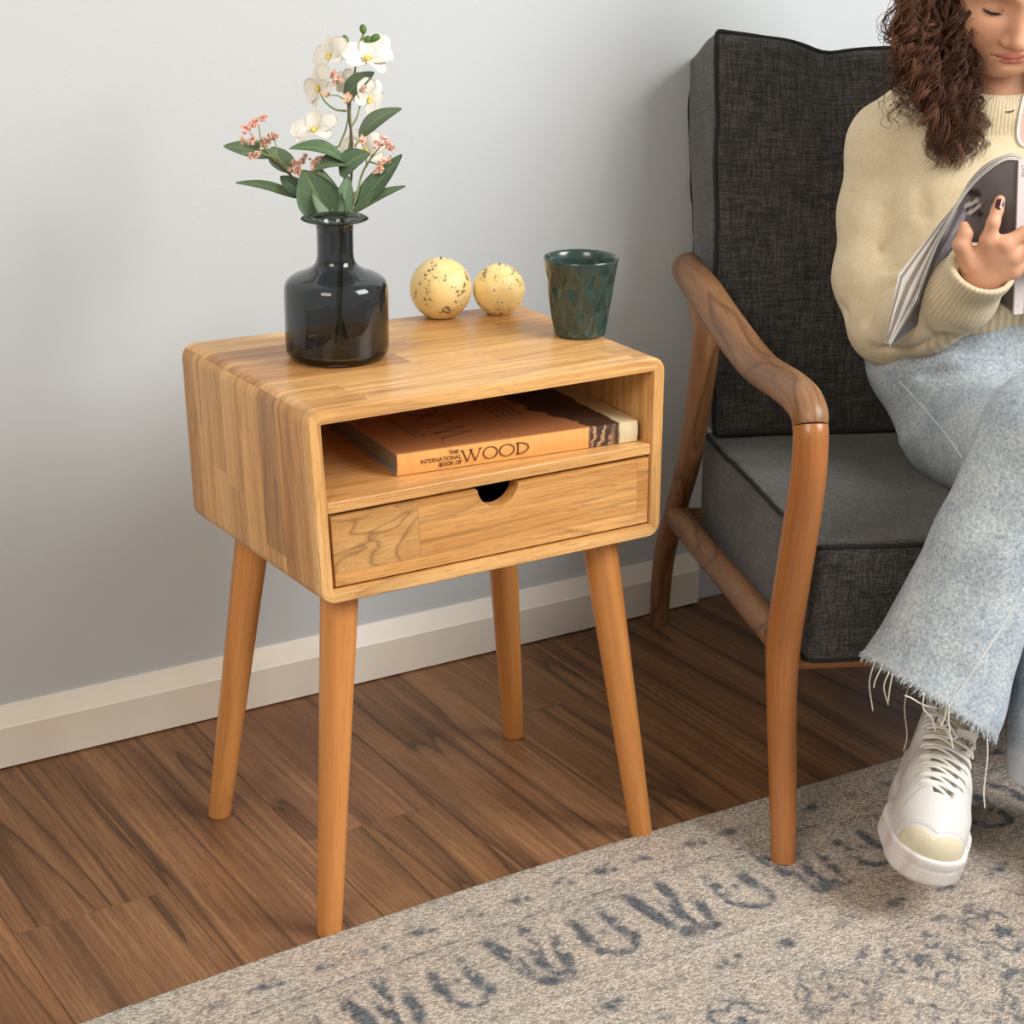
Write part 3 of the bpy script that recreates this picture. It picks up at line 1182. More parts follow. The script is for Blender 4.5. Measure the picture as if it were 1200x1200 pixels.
# on the front board, running across it
to = A + V3(0, 0, BT + 0.00005)
v, f = set_word('WOOD', 0.040, (0.050, 0.038, 0.040, 0.036), rot_to(by, -bx, (0, 0, 1)), to + bx * 0.108 + by * 0.030, 0.0003)
mesh_obj('lettering', v, f, plain('cover_ink', (0.20, 0.075, 0.028), 0.5), book, smooth=False)
tl = []
for q, tx in enumerate(('THE INTERNATIONAL', 'BOOK OF')):
    tl.append(text_mesh(tx, 0.0085, rot_to(by, -bx, (0, 0, 1)), to + bx * (0.055 - 0.008 * (1 - q)) + by * 0.045, 0.0003))
for q in range(4):                           # rows of type too small to read: short strokes
    xq = 0.0
    while xq < (0.085, 0.075, 0.05, 0.06)[q]:
        wq = rng.uniform(0.004, 0.011)
        vv, ff = extrude_poly([(xq, 0), (xq + wq, 0), (xq + wq, 0.0022), (xq, 0.0022)], 0.0003, rot_to(by, -bx, (0, 0, 1)), to + bx * (0.160 + 0.0085 * q) + by * 0.075)
        tl.append((vv, ff))
        xq += wq + 0.0018
v, f, g = join(tl)
o = mesh_obj('lettering', v, f, plain('faded_ink', (0.16, 0.055, 0.02), 0.5), book, smooth=False)
o['kind'] = 'stuff'

# ------------------------------------------------------------------ cup, candles, vase
TOPZ = 0.5972
cup_c = at_z(679, 391.5, TOPZ)
cupd = depth(cup_c)
k = cupd / FOCAL
ct_r, cb_r = 43.5 * k, 30.5 * k
chh = 0.0905
cup = thing('cup', 'dark green glazed cup with diamond facets on the nightstand', 'cup', cup_c)
m = NT('green_glaze')
gz = m.noise(m.obj(), 30, 3)
m.color(m.ramp(gz, [(0.35, (0.018, 0.042, 0.036)), (0.65, (0.032, 0.062, 0.050))]))
m.val('Roughness', 0.22)
m.val('Coat Weight', 0.4)
m.val('Coat Roughness', 0.05)
NF = 10


def facet(a, z, r, i):
    if i in FSET:
        t = (z - 0.004) / (chh - 0.012)
        ph = (t * 2.8)
        kk = np.floor(ph)
        tt = ph - kk
        w = 2 * PI / NF
        # rhombs: distance to the nearest ridge of a diagonal net
        u = a / w
        s_ = np.abs(((u + ph * 0.5 + 0.25) % 1.0) - 0.5) * 2
        q_ = np.abs(((u - ph * 0.5 + 0.25) % 1.0) - 0.5) * 2
        net = np.minimum(1 - s_, 1 - q_)
        fade = min(1, max(0, (0.97 - t) / 0.12)) * min(1, max(0, (t - 0.0) / 0.08))
        return r * (1 - 0.12 * np.clip(net, 0, 1) * fade)
    return r * np.ones(len(a))


zo = np.linspace(0.004, chh - 0.008, 40)
outp = [(0.0001, 0.0), (cb_r - 0.003, 0.0), (cb_r - 0.0008, 0.0012)]
FSET = range(len(outp), len(outp) + len(zo))
for z in zo:
    t = (z - 0.004) / (chh - 0.012)
    outp.append((cb_r + (ct_r * 0.975 - cb_r) * (t * 0.75 + 0.25 * t ** 0.6), z))
outp += [(ct_r * 0.985, chh - 0.004), (ct_r, chh - 0.0012), (ct_r - 0.0008, chh), (ct_r - 0.0024, chh - 0.0006)]
outp += [(ct_r - 0.0042 - (ct_r - cb_r) * q, chh - 0.004 - (chh - 0.011) * q) for q in np.linspace(0, 1, 12)] + [(cb_r - 0.008, 0.0058), (0.0001, 0.0055)]
v, f = lathe(outp, cup_c, 144, facet)
mesh_obj('body', v, f, m.m, cup, sharp=50)

MAT_CANDLE = NT('candle_wax')
m = MAT_CANDLE
og = m.gc(False)
n1 = m.noise(og, 2.2, 3, 0.6)
n2 = m.noise(og, 9.0, 3, 0.7)
sp = m.math('MULTIPLY', n1, n2)
spk = m.ramp(sp, [(0.300, 0.0), (0.33, 1.0)])
base = m.ramp(m.noise(og, 1.4, 2), [(0.3, (0.87, 0.64, 0.25)), (0.7, (0.90, 0.70, 0.33))])
m.color(m.mix(m.math('MULTIPLY', spk, 0.85), base, (0.10, 0.075, 0.045)))
m.val('Roughness', 0.45)
m.val('Subsurface Weight', 0.25)
m.val('Subsurface Radius', (0.02, 0.012, 0.005))
m.val('Subsurface Scale', 0.4)
m.bump(n2, 0.1, 0.001)


def candle(px, py, rpx, rr, label, seed):
    base_ = at_z(px, py, TOPZ)
    R = rpx * depth(base_) / FOCAL
    prof = [(0.0001, 0.0), (R * 0.40, 0.0), (R * 0.52, 0.002)]
    H = R * 1.93
    for a in np.linspace(-0.95, 1.40, 26):
        prof.append((R * math.cos(a), R * 0.93 + R * math.sin(a) * 1.0))
    prof += [(R * 0.10, R * 1.905), (0.0001, R * 1.885)]
    c = thing('ball_candle', label, 'candle', base_, 'ball candles on the nightstand')
    v, f = lathe(prof, base_, 48)
    mesh_obj('body', v, f, MAT_CANDLE.m, c, gc=(v - base_) / R + seed)
    w = smooth_path([base_ + V3(0, 0, R * 1.86), base_ + V3(0.0004, 0, R * 1.91), base_ + V3(0.0010, 0.0003, R * 1.965)], 6)
    v, f, g = tube(w, 0.0009, 8)
    mesh_obj('wick', v, f, plain('burnt_wick', (0.03, 0.024, 0.02), 0.9), c)


candle(516.5, 371, 36.2, 0, 'larger cream ball candle with black speckles, beside the dark vase', 3.4)
candle(584.5, 367, 30.3, 0, 'smaller cream ball candle with black speckles, nearer the green cup', 11.7)

vase_c = at_z(395.5, 417, TOPZ)
vd = depth(vase_c)
k = vd / FOCAL
vase = thing('vase', 'smoky grey glass bottle vase with flared lip and wide body on the nightstand', 'vase', vase_c)
m = NT('smoked_glass')
m.color((0.21, 0.225, 0.235))
m.val('Roughness', 0.02)
m.val('Transmission Weight', 1.0)
m.val('IOR', 1.5)
VR = 60.5 * k
ZS = k / 0.9415 * 0.958
zsh, znk, zlip = 74 * ZS, 109 * ZS, 160.5 * ZS
NK = 21 * k
LIP = 39 * k
ou = [(0.0001, 0.0), (VR - 0.010, 0.0), (VR - 0.0035, 0.0022), (VR - 0.0006, 0.008), (VR, 0.016), (VR, zsh * 0.55), (VR, zsh)]
sho = smooth_path([(60.5 * k, 74 * ZS), (59.6 * k, 83 * ZS), (56.0 * k, 90 * ZS), (48 * k, 95 * ZS), (38 * k, 99 * ZS), (29 * k, 103.5 * ZS), (23.5 * k, 109 * ZS), (21.3 * k, 117 * ZS), (21 * k, 130 * ZS), (21 * k, zlip - 0.016), (21 * k + .0006, zlip - .007), (21 * k + .004, zlip - .0035), (LIP - .002, zlip - .0022)], 44)
ou[-1] = (VR, 66 * ZS)
ou += [tuple(q) for q in sho]
ou += [(LIP, zlip - 0.001), (LIP - 0.0008, zlip)]
tw = 0.0022
inn_ = [(LIP - 0.004, zlip - 0.0002), (NK + 0.002, zlip - 0.0015), (NK - tw, zlip - 0.006)]
inn_ += [tuple(q) for q in smooth_path([(NK - tw, zlip - 0.014), (NK - tw, 130 * ZS), (21.3 * k - tw, 117 * ZS - .0004), (23.5 * k - .002, 109 * ZS - .0014), (29 * k - .0012, 103.5 * ZS - .0022), (38 * k, 99 * ZS - .0024), (48 * k - .0008, 95 * ZS - .0024), (56 * k - .0018, 90 * ZS - .0018), (59.6 * k - tw, 83 * ZS), (VR - tw, 74 * ZS)], 36)]
inn_ += [(VR - tw, zsh * 0.5), (VR - tw, 0.014), (VR - tw - 0.003, 0.0075), (VR - 0.016, 0.0050), (0.0001, 0.0065)]
v, f = lathe(ou + inn_, vase_c, 96)
mesh_obj('body', v, f, m.m, vase, sharp=70)

# ------------------------------------------------------------------ the flowers
MAT['leaf'] = None


def leaf_mat(name, c1, c2, vein):
    m = NT(name)
    g = m.gc(False)
    sx = m.n('ShaderNodeSeparateXYZ')
    m.l(g, sx.inputs[0])
    ax = m.math('ABSOLUTE', sx.outputs[0])
    mid = m.ramp(ax, [(0.0, 1.0), (0.05, 0.6), (0.10, 0.0)])
    lat = m.math('FRACT', m.math('SUBTRACT', m.math('MULTIPLY', sx.outputs[1], 6.0), m.math('MULTIPLY', ax, 1.7)))
    lat = m.ramp(lat, [(0.0, 0.55), (0.09, 0.0), (0.93, 0.0), (1.0, 0.55)])
    nz = m.noise(m.obj(), 60, 3)
    c = m.mix(nz, c1, c2)
    c = m.mix(m.math('MULTIPLY', m.math('MAXIMUM', mid, m.math('MULTIPLY', lat, 0.6)), 0.6), c, vein)
    c = m.mix(1.0, c, m.tint(), 'MULTIPLY')
    m.color(c)
    m.val('Roughness', 0.5)
    m.val('Specular IOR Level', 0.35)
    m.bump(m.math('MAXIMUM', mid, lat), -0.4, 0.001)
    return m.m


MAT['leaf'] = leaf_mat('leaf_green', (0.072, 0.120, 0.066), (0.120, 0.175, 0.100), (0.27, 0.31, 0.13))
MAT['stem'] = plain('stem_green', (0.22, 0.27, 0.09), 0.55)
MAT['stem_red'] = plain('stem_brown', (0.085, 0.045, 0.032), 0.55)
m = NT('orchid_petal')
g = m.gc(False)
sx = m.n('ShaderNodeSeparateXYZ')
m.l(g, sx.inputs[0])
nz = m.noise(m.vmul(g, (26, 2.0, 1)), 1.0, 2)
c = m.mix(m.ramp(nz, [(0.4, 0.0), (0.7, 0.35)]), (0.86, 0.82, 0.72), (0.74, 0.66, 0.52))
c = m.mix(m.ramp(sx.outputs[1], [(0.0, 0.55), (0.30, 0.0)]), c, (0.70, 0.60, 0.36))
m.color(c)
m.val('Roughness', 0.6)
m.val('Subsurface Weight', 0.25)
m.val('Subsurface Radius', (0.01, 0.008, 0.005))
m.val('Subsurface Scale', 0.5)
MAT['petal'] = m.m
MAT['lip'] = plain('orchid_lip', (0.80, 0.62, 0.12), 0.5)
MAT['bud'] = plain('bud_green', (0.085, 0.17, 0.028), 0.45)

FD = vd                                                       # depth of the bouquet's axis


def bp(px, py, dd=0.0): return at_d(px, py, FD + dd)


def blade(base, tip, width, normal, bow=0.0, shape=1.0, fold=0.25, nu=9, nv=18, curl=0.0, thick=0.0005, side=0.0, e=0.85):
    """a leaf or petal from base to tip; width = half width; bow lifts the middle along the normal; curl drops the tip"""
    base, tip = np.asarray(base, float), np.asarray(tip, float)
    L = np.linalg.norm(tip - base)
    t = unit(tip - base)
    n = unit(np.asarray(normal, float) - t * (np.asarray(normal, float) @ t))
    s = np.cross(t, n)
    V, G = [], []
    for i in range(nv):
        q = i / (nv - 1)
        if shape <= 1.0:
            w = width * (math.sin(PI * min(1, q ** e)) ** 0.75) * (1 - 0.25 * q) * 1.20 + 0.0007
        else:
            w = width * (max(0.0, 1 - abs(2 * (q ** 0.8) - 1.08) ** shape / 1.0)) ** 0.6 + 0.0006
        c = base + t * L * q + n * (bow * math.sin(PI * q) - curl * q * q) + s * side * math.sin(PI * q)
        for j in range(nu):
            u = 2 * j / (nu - 1) - 1
            V.append(c + s * w * u + n * (abs(u) ** 1.4) * w * fold)
            G.append((u, q, 0))
    V = np.array(V)
    F = grid_faces(nv, nu)
    Vb = V - n * thick
    nn = len(V)
    ring = [j for j in range(nu)] + [i * nu + nu - 1 for i in range(1, nv)] + [(nv - 1) * nu + j for j in range(nu - 2, -1, -1)] + [i * nu for i in range(nv - 2, 0, -1)]
    R = np.array([[ring[i], ring[(i + 1) % len(ring)], nn + ring[(i + 1) % len(ring)], nn + ring[i]] for i in range(len(ring))])
    return np.vstack([V, Vb]), np.vstack([F[:, ::-1], F + nn, R]), np.array(G + G)


TOC = -FW


def leaf(parent, b, t, w, bd=0.0, td=0.0, tilt=(0, 0, 0), bow=0.004, curl=0.0, tint=(1, 1, 1), fold=0.22, side=0.0, e=0.85):
    B, T = bp(*b, bd), bp(*t, td)
    v, f, g = blade(B, T, w, TOC + RT * tilt[0] + UP * tilt[1], bow, 1.0, fold, curl=curl, side=side, e=e)
    mesh_obj('leaf', v, f, MAT['leaf'], parent, gc=g).color = (*tint, 1)


def stem(parent, pts, r0, r1, mat='stem', n=24):
    P = smooth_path([bp(*p) for p in pts], n)
    v, f, g = tube(P, np.linspace(r0, r1, n), 8)
    return mesh_obj('stem', v, f, MAT[mat], parent)


def orchid(parent, px, py, dd, face, size, roll=0.0, droop=0.0, lip=True, skip=()):
    c = bp(px, py, dd)
    z = unit(TOC * face[2] + RT * face[0] + UP * face[1])
    y = unit(UP - z * (UP @ z))
    x = np.cross(y, z)
    cr, sr = math.cos(roll), math.sin(roll)
    x, y = x * cr + y * sr, -x * sr + y * cr
    # the lip and column: the flower's own body
    bits = []
    for (a, b, r0, r1) in ((V3(0, 0, 0.0), V3(0, -0.1, 0.16), 0.07, 0.10), (V3(0, -0.10, 0.12), V3(0, -0.30, 0.26), 0.09, 0.04), (V3(0, -0.08, 0.1), V3(0.13, -0.08, 0.22), 0.06, 0.05), (V3(0, -0.08, 0.1), V3(-0.13, -0.08, 0.22), 0.06, 0.05)):
        P = np.array([c + size * (x * q[0] + y * q[1] + z * q[2]) for q in (a, a * 0.75 + b * 0.25, a * 0.25 + b * 0.75, b)])
        bits.append(tube(P, np.array([r0 * 0.6, r0, (r0 + r1) / 2, r1 * 0.6]) * size, 8))
    v, f, g = join(bits)
    fl = mesh_obj('flower', v, f, MAT['lip'], parent)
    for i, (ang, ln, w) in enumerate(((90, 0.92, 0.30), (15, 1.0, 0.50), (165, 1.0, 0.50), (-40, 0.88, 0.27), (-140, 0.88, 0.27))):
        if i in skip:
            continue
        a = math.radians(ang)
        d = x * math.cos(a) + y * math.sin(a)
        b0 = c + d * size * 0.04
        t0 = c + d * size * ln + z * size * (0.16 - droop * (0.5 + 0.5 * math.sin(a + 1)))
        v, f, g = blade(b0, t0, w * size, z + d * -0.1, bow=size * 0.10 * rng.uniform(0.4, 1.3), shape=2.4, fold=rng.uniform(-0.05, 0.3), nu=9, nv=14, curl=size * rng.uniform(0.0, 0.22))
        mesh_obj('petal', v, f, MAT['petal'], fl, gc=g)
    return fl


def blossoms(parent, spots, n, spread, seed, tint):
    """heads of tiny five-lobed blossoms; one mesh per head"""
    rr = random.Random(seed)
    for (px, py, dd) in spots:
        c = bp(px, py, dd)
        bits = []
        for q in range(n):
            o = c + RT * rr.gauss(0, spread) + UP * rr.gauss(0, spread * 0.7) + FW * rr.gauss(0, spread * 0.8)
            zz_ = unit(TOC + RT * rr.gauss(0, .7) + UP * (0.5 + rr.gauss(0, .6)))
            xx_ = unit(np.cross(zz_, V3(0.2, 0.5, 0.8)))
            yy_ = np.cross(zz_, xx_)
            r = rr.uniform(0.0020, 0.0032)
            M = [o - zz_ * r * 0.9]
            ring = []
            for a in range(10):
                rad = r * (1.25 if a % 2 == 0 else 0.65)
                an = a * PI / 5
                M.append(o + (xx_ * math.cos(an) + yy_ * math.sin(an)) * rad + zz_ * (0.5 * r if a % 2 == 0 else 0))
            M.append(o + zz_ * 0.15 * r)
            fs = [[0, 1 + (a + 1) % 10, 1 + a] for a in range(10)] + [[11, 1 + a, 1 + (a + 1) % 10] for a in range(10)]
            bits.append((np.array(M), fs, np.zeros((12, 3))))
        v, f, g = join(bits)
        mesh_obj('blossom_head', v, f, MAT['blossom'], parent, smooth=False).color = (*tint, 1)


m = NT('blossom_pink')
nz = m.noise(m.obj(), 300, 2)
c = m.ramp(nz, [(0.32, (0.36, 0.20, 0.10)), (0.44, (0.72, 0.44, 0.35)), (0.60, (0.88, 0.74, 0.64))])
m.color(m.mix(1.0, c, m.tint(), 'MULTIPLY'))
m.val('Roughness', 0.7)
MAT['blossom'] = m.m

# every stem runs down the neck to the bottom of the vase
nk = (397, 262)
orc = thing('orchid_stem', 'tall orchid stem with cream white flowers and green buds, highest in the dark vase', 'flower', bp(402, 425))
stem(orc, [(403, 405, 0.004), (398, 350, 0.0), (402, 262, 0), (404, 205, 0.0), (411, 160, 0.0), (410, 122, 0), (414, 95, 0), (418, 70, 0.003), (422, 50, 0.004), (426, 38, 0.004)], 0.0019, 0.0009)
for pts in ([(406, 130, 0), (392, 128, -0.004), (380, 118, -0.006), (374, 106, -0.008)], [(397, 172, 0.0), (405, 152, 0.0), (409, 132, 0.0)], [(411, 150, 0.0), (418, 138, 0.003), (422, 124, 0.005)],
            [(423, 48, 0.004), (426, 42, .004), (425, 36, .004)], [(420, 62, 0.003), (412, 55, 0.0), (406, 50, 0.0)], [(397, 172, 0), (384, 172, 0.0), (374, 166, 0.0)], [(422, 52, 0.004), (434, 50, 0.004), (439, 46, .004)]):
    stem(orc, pts, 0.0013, 0.0008, n=12)
orchid(orc, 387, 64, 0.0, (-0.45, 0.15, 0.7), 0.0238, 0.25)
orchid(orc, 430, 69, -0.004, (0.15, 0.55, 0.8), 0.0299, -0.12)
orchid(orc, 374, 101, -0.004, (-0.75, -0.1, 0.55), 0.0262, 0.5, droop=0.25)
orchid(orc, 408, 97, 0.012, (0.1, 0.2, 0.9), 0.0177, 0.0)
orchid(orc, 433, 114, 0.004, (0.55, -0.30, 0.6), 0.0244, -0.5, droop=0.3)
orchid(orc, 369, 152, -0.003, (-0.25, 0.50, 0.75), 0.0274, 0.2)
orchid(orc, 426, 176, 0.018, (0.1, 0.15, 0.9), 0.0262, 0.3)
orchid(orc, 447, 52, 0.016, (0.5, 0.1, 0.6), 0.0128, 0.4)
orchid(orc, 428, 232, 0.012, (0.35, -0.5, 0.6), 0.0159, 0.2, droop=0.4)
for px, py, L, ax, ay in ((404.5, 47, 0.0060, -0.25, 1), (425.5, 34, 0.0056, -0.2, 1), (431, 46, 0.0046, 0.8, 0.5), (440, 44, 0.0058, 0.9, 0.35)):
    c0 = bp(px, py, 0.002)
    d0 = unit(RT * ax + UP * ay)
    ts = np.linspace(-1, 1, 11)
    v, f, g = tube(np.array([c0 + d0 * L * t for t in ts]), np.maximum(0.0003, 0.0040 * np.sqrt(np.maximum(0, 1 - ts ** 2))), 10)
    mesh_obj('bud', v, f, MAT['bud'], orc)
leaf(orc, (404, 114), (438.5, 84.5), 0.0105, 0.0, -0.006, (-0.3, 0.35), bow=0.004, tint=(0.9, 0.95, 1.0))
leaf(orc, (420.5, 161), (470.5, 127), 0.0088, 0.0, -0.004, (-0.2, 0.3), bow=0.005, side=-0.003)
leaf(orc, (406, 190), (339, 174), 0.0125, -0.006, -0.028, (0.1, 1.1), bow=0.009, tint=(0.9, 1.0, 0.85))

lft = thing('blossom_sprig', 'leaning sprig of small pink blossoms with grey-green leaves, reaching left from the vase', 'flower', bp(392, 420), 'blossom sprigs in the vase')
stem(lft, [(393, 404, -0.004), (400, 340, -0.002), (398, 262, -0.004), (372, 232, -0.004), (347, 211, -0.006), (331, 197, -0.008), (318, 186, -0.01)], 0.0018, 0.0012, 'stem_red')
for pts in ([(325, 192, -.009), (313, 176, -.01), (303, 166, -0.012), (293, 156, -0.012)], [(312, 175, -.01), (306, 165, -.01), (304, 152, -0.012), (303, 146, -0.012)], [(322, 189, -.01), (324, 175, -.01), (322, 165, -.008)], [(318, 184, -.01), (308, 180, -.014), (301, 178, -.014)], [(352, 215, -.006), (352, 204, -.008), (351, 194, -.010)], [(360, 222, -.006), (366, 205, -.010), (369, 194, -.012)]):
    stem(lft, pts, 0.0010, 0.0006, 'stem', 10)
blossoms(lft, [(286, 153, -.012), (292, 148, -.012), (299, 144, -.012), (307, 139.5, -.012)], 9, 0.0026, 1, (1.12, 0.85, 0.85))
blossoms(lft, [(288, 166, -.012), (296, 165, -.016), (302, 180, -.014), (297, 183, -.014)], 9, 0.0028, 2, (1.0, 0.9, 0.85))
blossoms(lft, [(314, 165, -.008), (321, 160, -.008), (309, 169, -.01)], 9, 0.0026, 3, (0.72, 0.62, 0.52))
blossoms(lft, [(344, 199, -.012), (349, 192, -.012), (357, 186, -.012), (370, 191, -.014), (375, 188, -.014), (368, 197, -.014), (352, 202, -.012)], 9, 0.0027, 4, (0.98, 0.82, 0.75))
leaf(lft, (318, 184), (262, 171), 0.0115, -0.004, 0.004, (0.2, 0.7), bow=0.003, tint=(1.25, 1.25, 1.25))
leaf(lft, (341, 203), (318, 172), 0.0128, -0.002, 0.008, (0.4, 0.5), bow=0.004, tint=(1.4, 1.35, 1.3), side=-0.004)
leaf(lft, (349, 232), (276, 214), 0.0062, 0.0, -0.004, (0.1, 0.8), bow=0.006, tint=(0.95, 1.0, 0.85))
leaf(lft, (354, 228), (328.5, 206.5), 0.0105, 0.002, 0.0, (0.3, 0.6), tint=(0.75, 0.85, 0.9), side=-0.003)
leaf(lft, (384, 260), (355, 199), 0.0215, -0.004, -0.030, (-0.15, 0.15), bow=0.004, tint=(1.0, 1.08, 1.05), fold=0.12, side=0.002, e=0.95)

ctr = thing('blossom_sprig', 'upright sprig of small tan blossoms on a dark red stem amid the bouquet', 'flower', bp(403, 418), 'blossom sprigs in the vase')
stem(ctr, [(408, 403, 0.002), (396, 350, 0.002), (401, 300, 0.0), (404, 255, -0.003), (412, 205, -0.004), (412, 160, -0.004), (409, 140, -0.004), (408, 122, -.006)], 0.0019, 0.0013, 'stem_red')
for pts in ([(408, 122, -.006), (404, 112, -.008), (397, 100, -.010), (392, 90, -.012)], [(408, 122, -.006), (398, 113, -.010), (384, 111, -.012)], [(408, 122, -.006), (407, 116, -.01)], [(409, 122, -.006), (416, 112, -.008), (424, 106, -.010)]):
    stem(ctr, pts, 0.0009, 0.0006, 'stem', 8)
blossoms(ctr, [(390, 88, -.012), (395, 93, -.012)], 9, 0.0026, 5, (1.1, 0.9, 0.85))
blossoms(ctr, [(381, 110, -.012), (404, 116, -.012), (410, 114, -.010), (424, 105, -.011)], 9, 0.0024, 6, (1.02, 0.95, 0.82))
leaf(ctr, (397, 262), (372, 195), 0.0150, -0.004, -0.016, (0.2, 0.3), tint=(1.5, 1.45, 1.5), side=-0.004)
leaf(ctr, (408, 192), (368, 200), 0.0110, -0.006, -0.018, (0.0, 0.9), tint=(1.35, 1.35, 1.4), bow=0.007)
leaf(ctr, (398, 205), (434, 180), 0.0135, -0.008, -0.022, (-0.1, 0.5), tint=(1.15, 1.25, 1.25), bow=0.003, side=-0.004)
leaf(ctr, (394, 262), (408, 206), 0.0105, -0.002, -0.010, (0.5, 0.2), tint=(1.1, 1.2, 1.2))

rgt = thing('blossom_sprig', 'short sprig of pale pink blossoms with long leaves, on the right of the vase', 'flower', bp(411, 415), 'blossom sprigs in the vase')
stem(rgt, [(401, 406, -0.004), (396, 340, -0.004), (407, 262, -.004), (417, 232, -.005), (424, 205, -0.006), (432, 190, -.006), (438, 180, -.007)], 0.0017, 0.0010, 'stem')
for pts in ([(430, 195, -.006), (428, 180, -.006), (424, 168, -.006)], [(436, 184, -.007), (443, 175, -.010), (450, 168, -.012)], [(434, 190, -.006), (442, 192, -.010), (449, 192, -.012)], [(416, 172, -.004), (420, 165, -.004), (424, 162, -.004)]):
    stem(rgt, pts, 0.0010, 0.0006, 'stem', 8)
blossoms(rgt, [(444, 168, -.012), (450, 163, -.012), (456, 168, -.012), (457, 173, -.012)], 10, 0.0028, 7, (1.12, 1.0, 1.05))
blossoms(rgt, [(424, 165, -.007), (447, 193, -.012), (452, 187, -.012), (444, 199, -.012)], 9, 0.0026, 8, (1.08, 0.95, 0.85))
leaf(rgt, (416, 246), (471, 181), 0.0125, -0.002, 0.000, (-0.5, 0.3), tint=(0.85, 0.98, 1.0), bow=0.004, side=0.003)
leaf(rgt, (412, 250), (475, 218), 0.0068, -0.004, -0.012, (-0.1, 0.7), tint=(0.95, 1.0, 0.9), bow=0.005)

# ------------------------------------------------------------------ the armchair
chair = thing('armchair', 'wooden armchair with curved walnut arms and charcoal fabric cushions, a person seated in it', 'armchair', pc(0.35, 0.33, 0))
CHW = 0.70                                                     # width between the two side frames


def mirror_u(P):
    P = np.asarray(P, float)
    u = (P - ORG) @ CU
    return P + np.outer(CHW - 2 * u, CU)


def frame_part(name, pix, rad, mat, n=40, rz=None, us=None, sides=20):
    """pix: pixel centres read on the near side frame's plane; rad in metres; built for both side frames"""
    us = us or [0.0] * len(pix)
    P = np.array([at_z(*p) if len(p) == 3 else at_u(p[0], p[1], u) for p, u in zip(pix, us)])
    Q = smooth_path(np.column_stack([P, rad, rz or rad]), n)
    for side in (0, 1):
        PP = Q[:, :3] if side == 0 else mirror_u(Q[:, :3])
        v, f, g = tube(PP, Q[:, 3], sides, Q[:, 4], ref=CU)
        mesh_obj(name, v, f, MAT[mat], chair, gc=g, sharp=50)


frame_part('front_leg', [(918, 1007, RTOP + 0.0002), (918, 1004, RTOP + 0.003), (917, 900), (916, 815), (918, 755), (927, 690), (938, 620), (947, 560), (950, 515), (949.5, 498.5)],
           [.0140, .0148, .0168, .0182, .0205, .0208, .0208, .0200, .0196, .0196], 'ash_front', 60)
frame_part('arm', [(949.5, 498.5), (948, 484), (940, 468), (922, 452), (888, 428), (853, 383), (826, 343), (810, 322), (806, 313), (812, 309)],
           [.0197, .0210, .0225, .0240, .0250, .0255, .0250, .0235, .0220, .019], 'walnut', 70,
           [.0197, .0205, .0215, .0205, .0200, .0210, .0225, .0220, .0200, .017], [0, 0, 0, 0, 0, 0, -0.002, 0.004, 0.016, 0.036])
frame_part('rear_leg', [(772, 727), (772.3, 724), (778, 655), (794, 590), (809, 530), (823, 440), (828, 385), (822, 350)],
           [.0132, .0145, .0160, .0165, .0175, .0185, .0190, .019], 'walnut', 50)
frame_part('stretcher', [(791, 602), (830, 650), (870, 697), (910, 746)], [.0165, .0165, .0165, .0165], 'walnut', 24, [.0205, .0205, .0205, .019])
for a, b, r, nm in ((pc(0, 0.078, 0.219), pc(CHW, 0.078, 0.219), 0.009, 'front_rail'), (pc(0, 0.62, 0.205), pc(CHW, 0.62, 0.205), 0.016, 'rear_rail'),
                    (pc(0.02, 0.70, 0.545), pc(CHW - 0.02, 0.70, 0.545), 0.016, 'back_rail')):
    v, f, g = tube(np.array([a + (b - a) * t for t in np.linspace(0, 1, 12)]), r, 14)
    mesh_obj(nm, v, f, MAT['ash_front' if nm == 'front_rail' else 'walnut'], chair, gc=g, sharp=50)


def tri(cn, a, b, c):
    """trilinear map: a across (-1..1), b front to rear, c bottom to top"""
    s, t, h = (np.asarray(q)[..., None] * 0.5 + 0.5 for q in (a, b, c))
    o = 0
    for (i, j, k), p in cn.items():
        o = o + (s if i else 1 - s) * (t if j else 1 - t) * (h if k else 1 - h) * np.asarray(p, float)
    return o


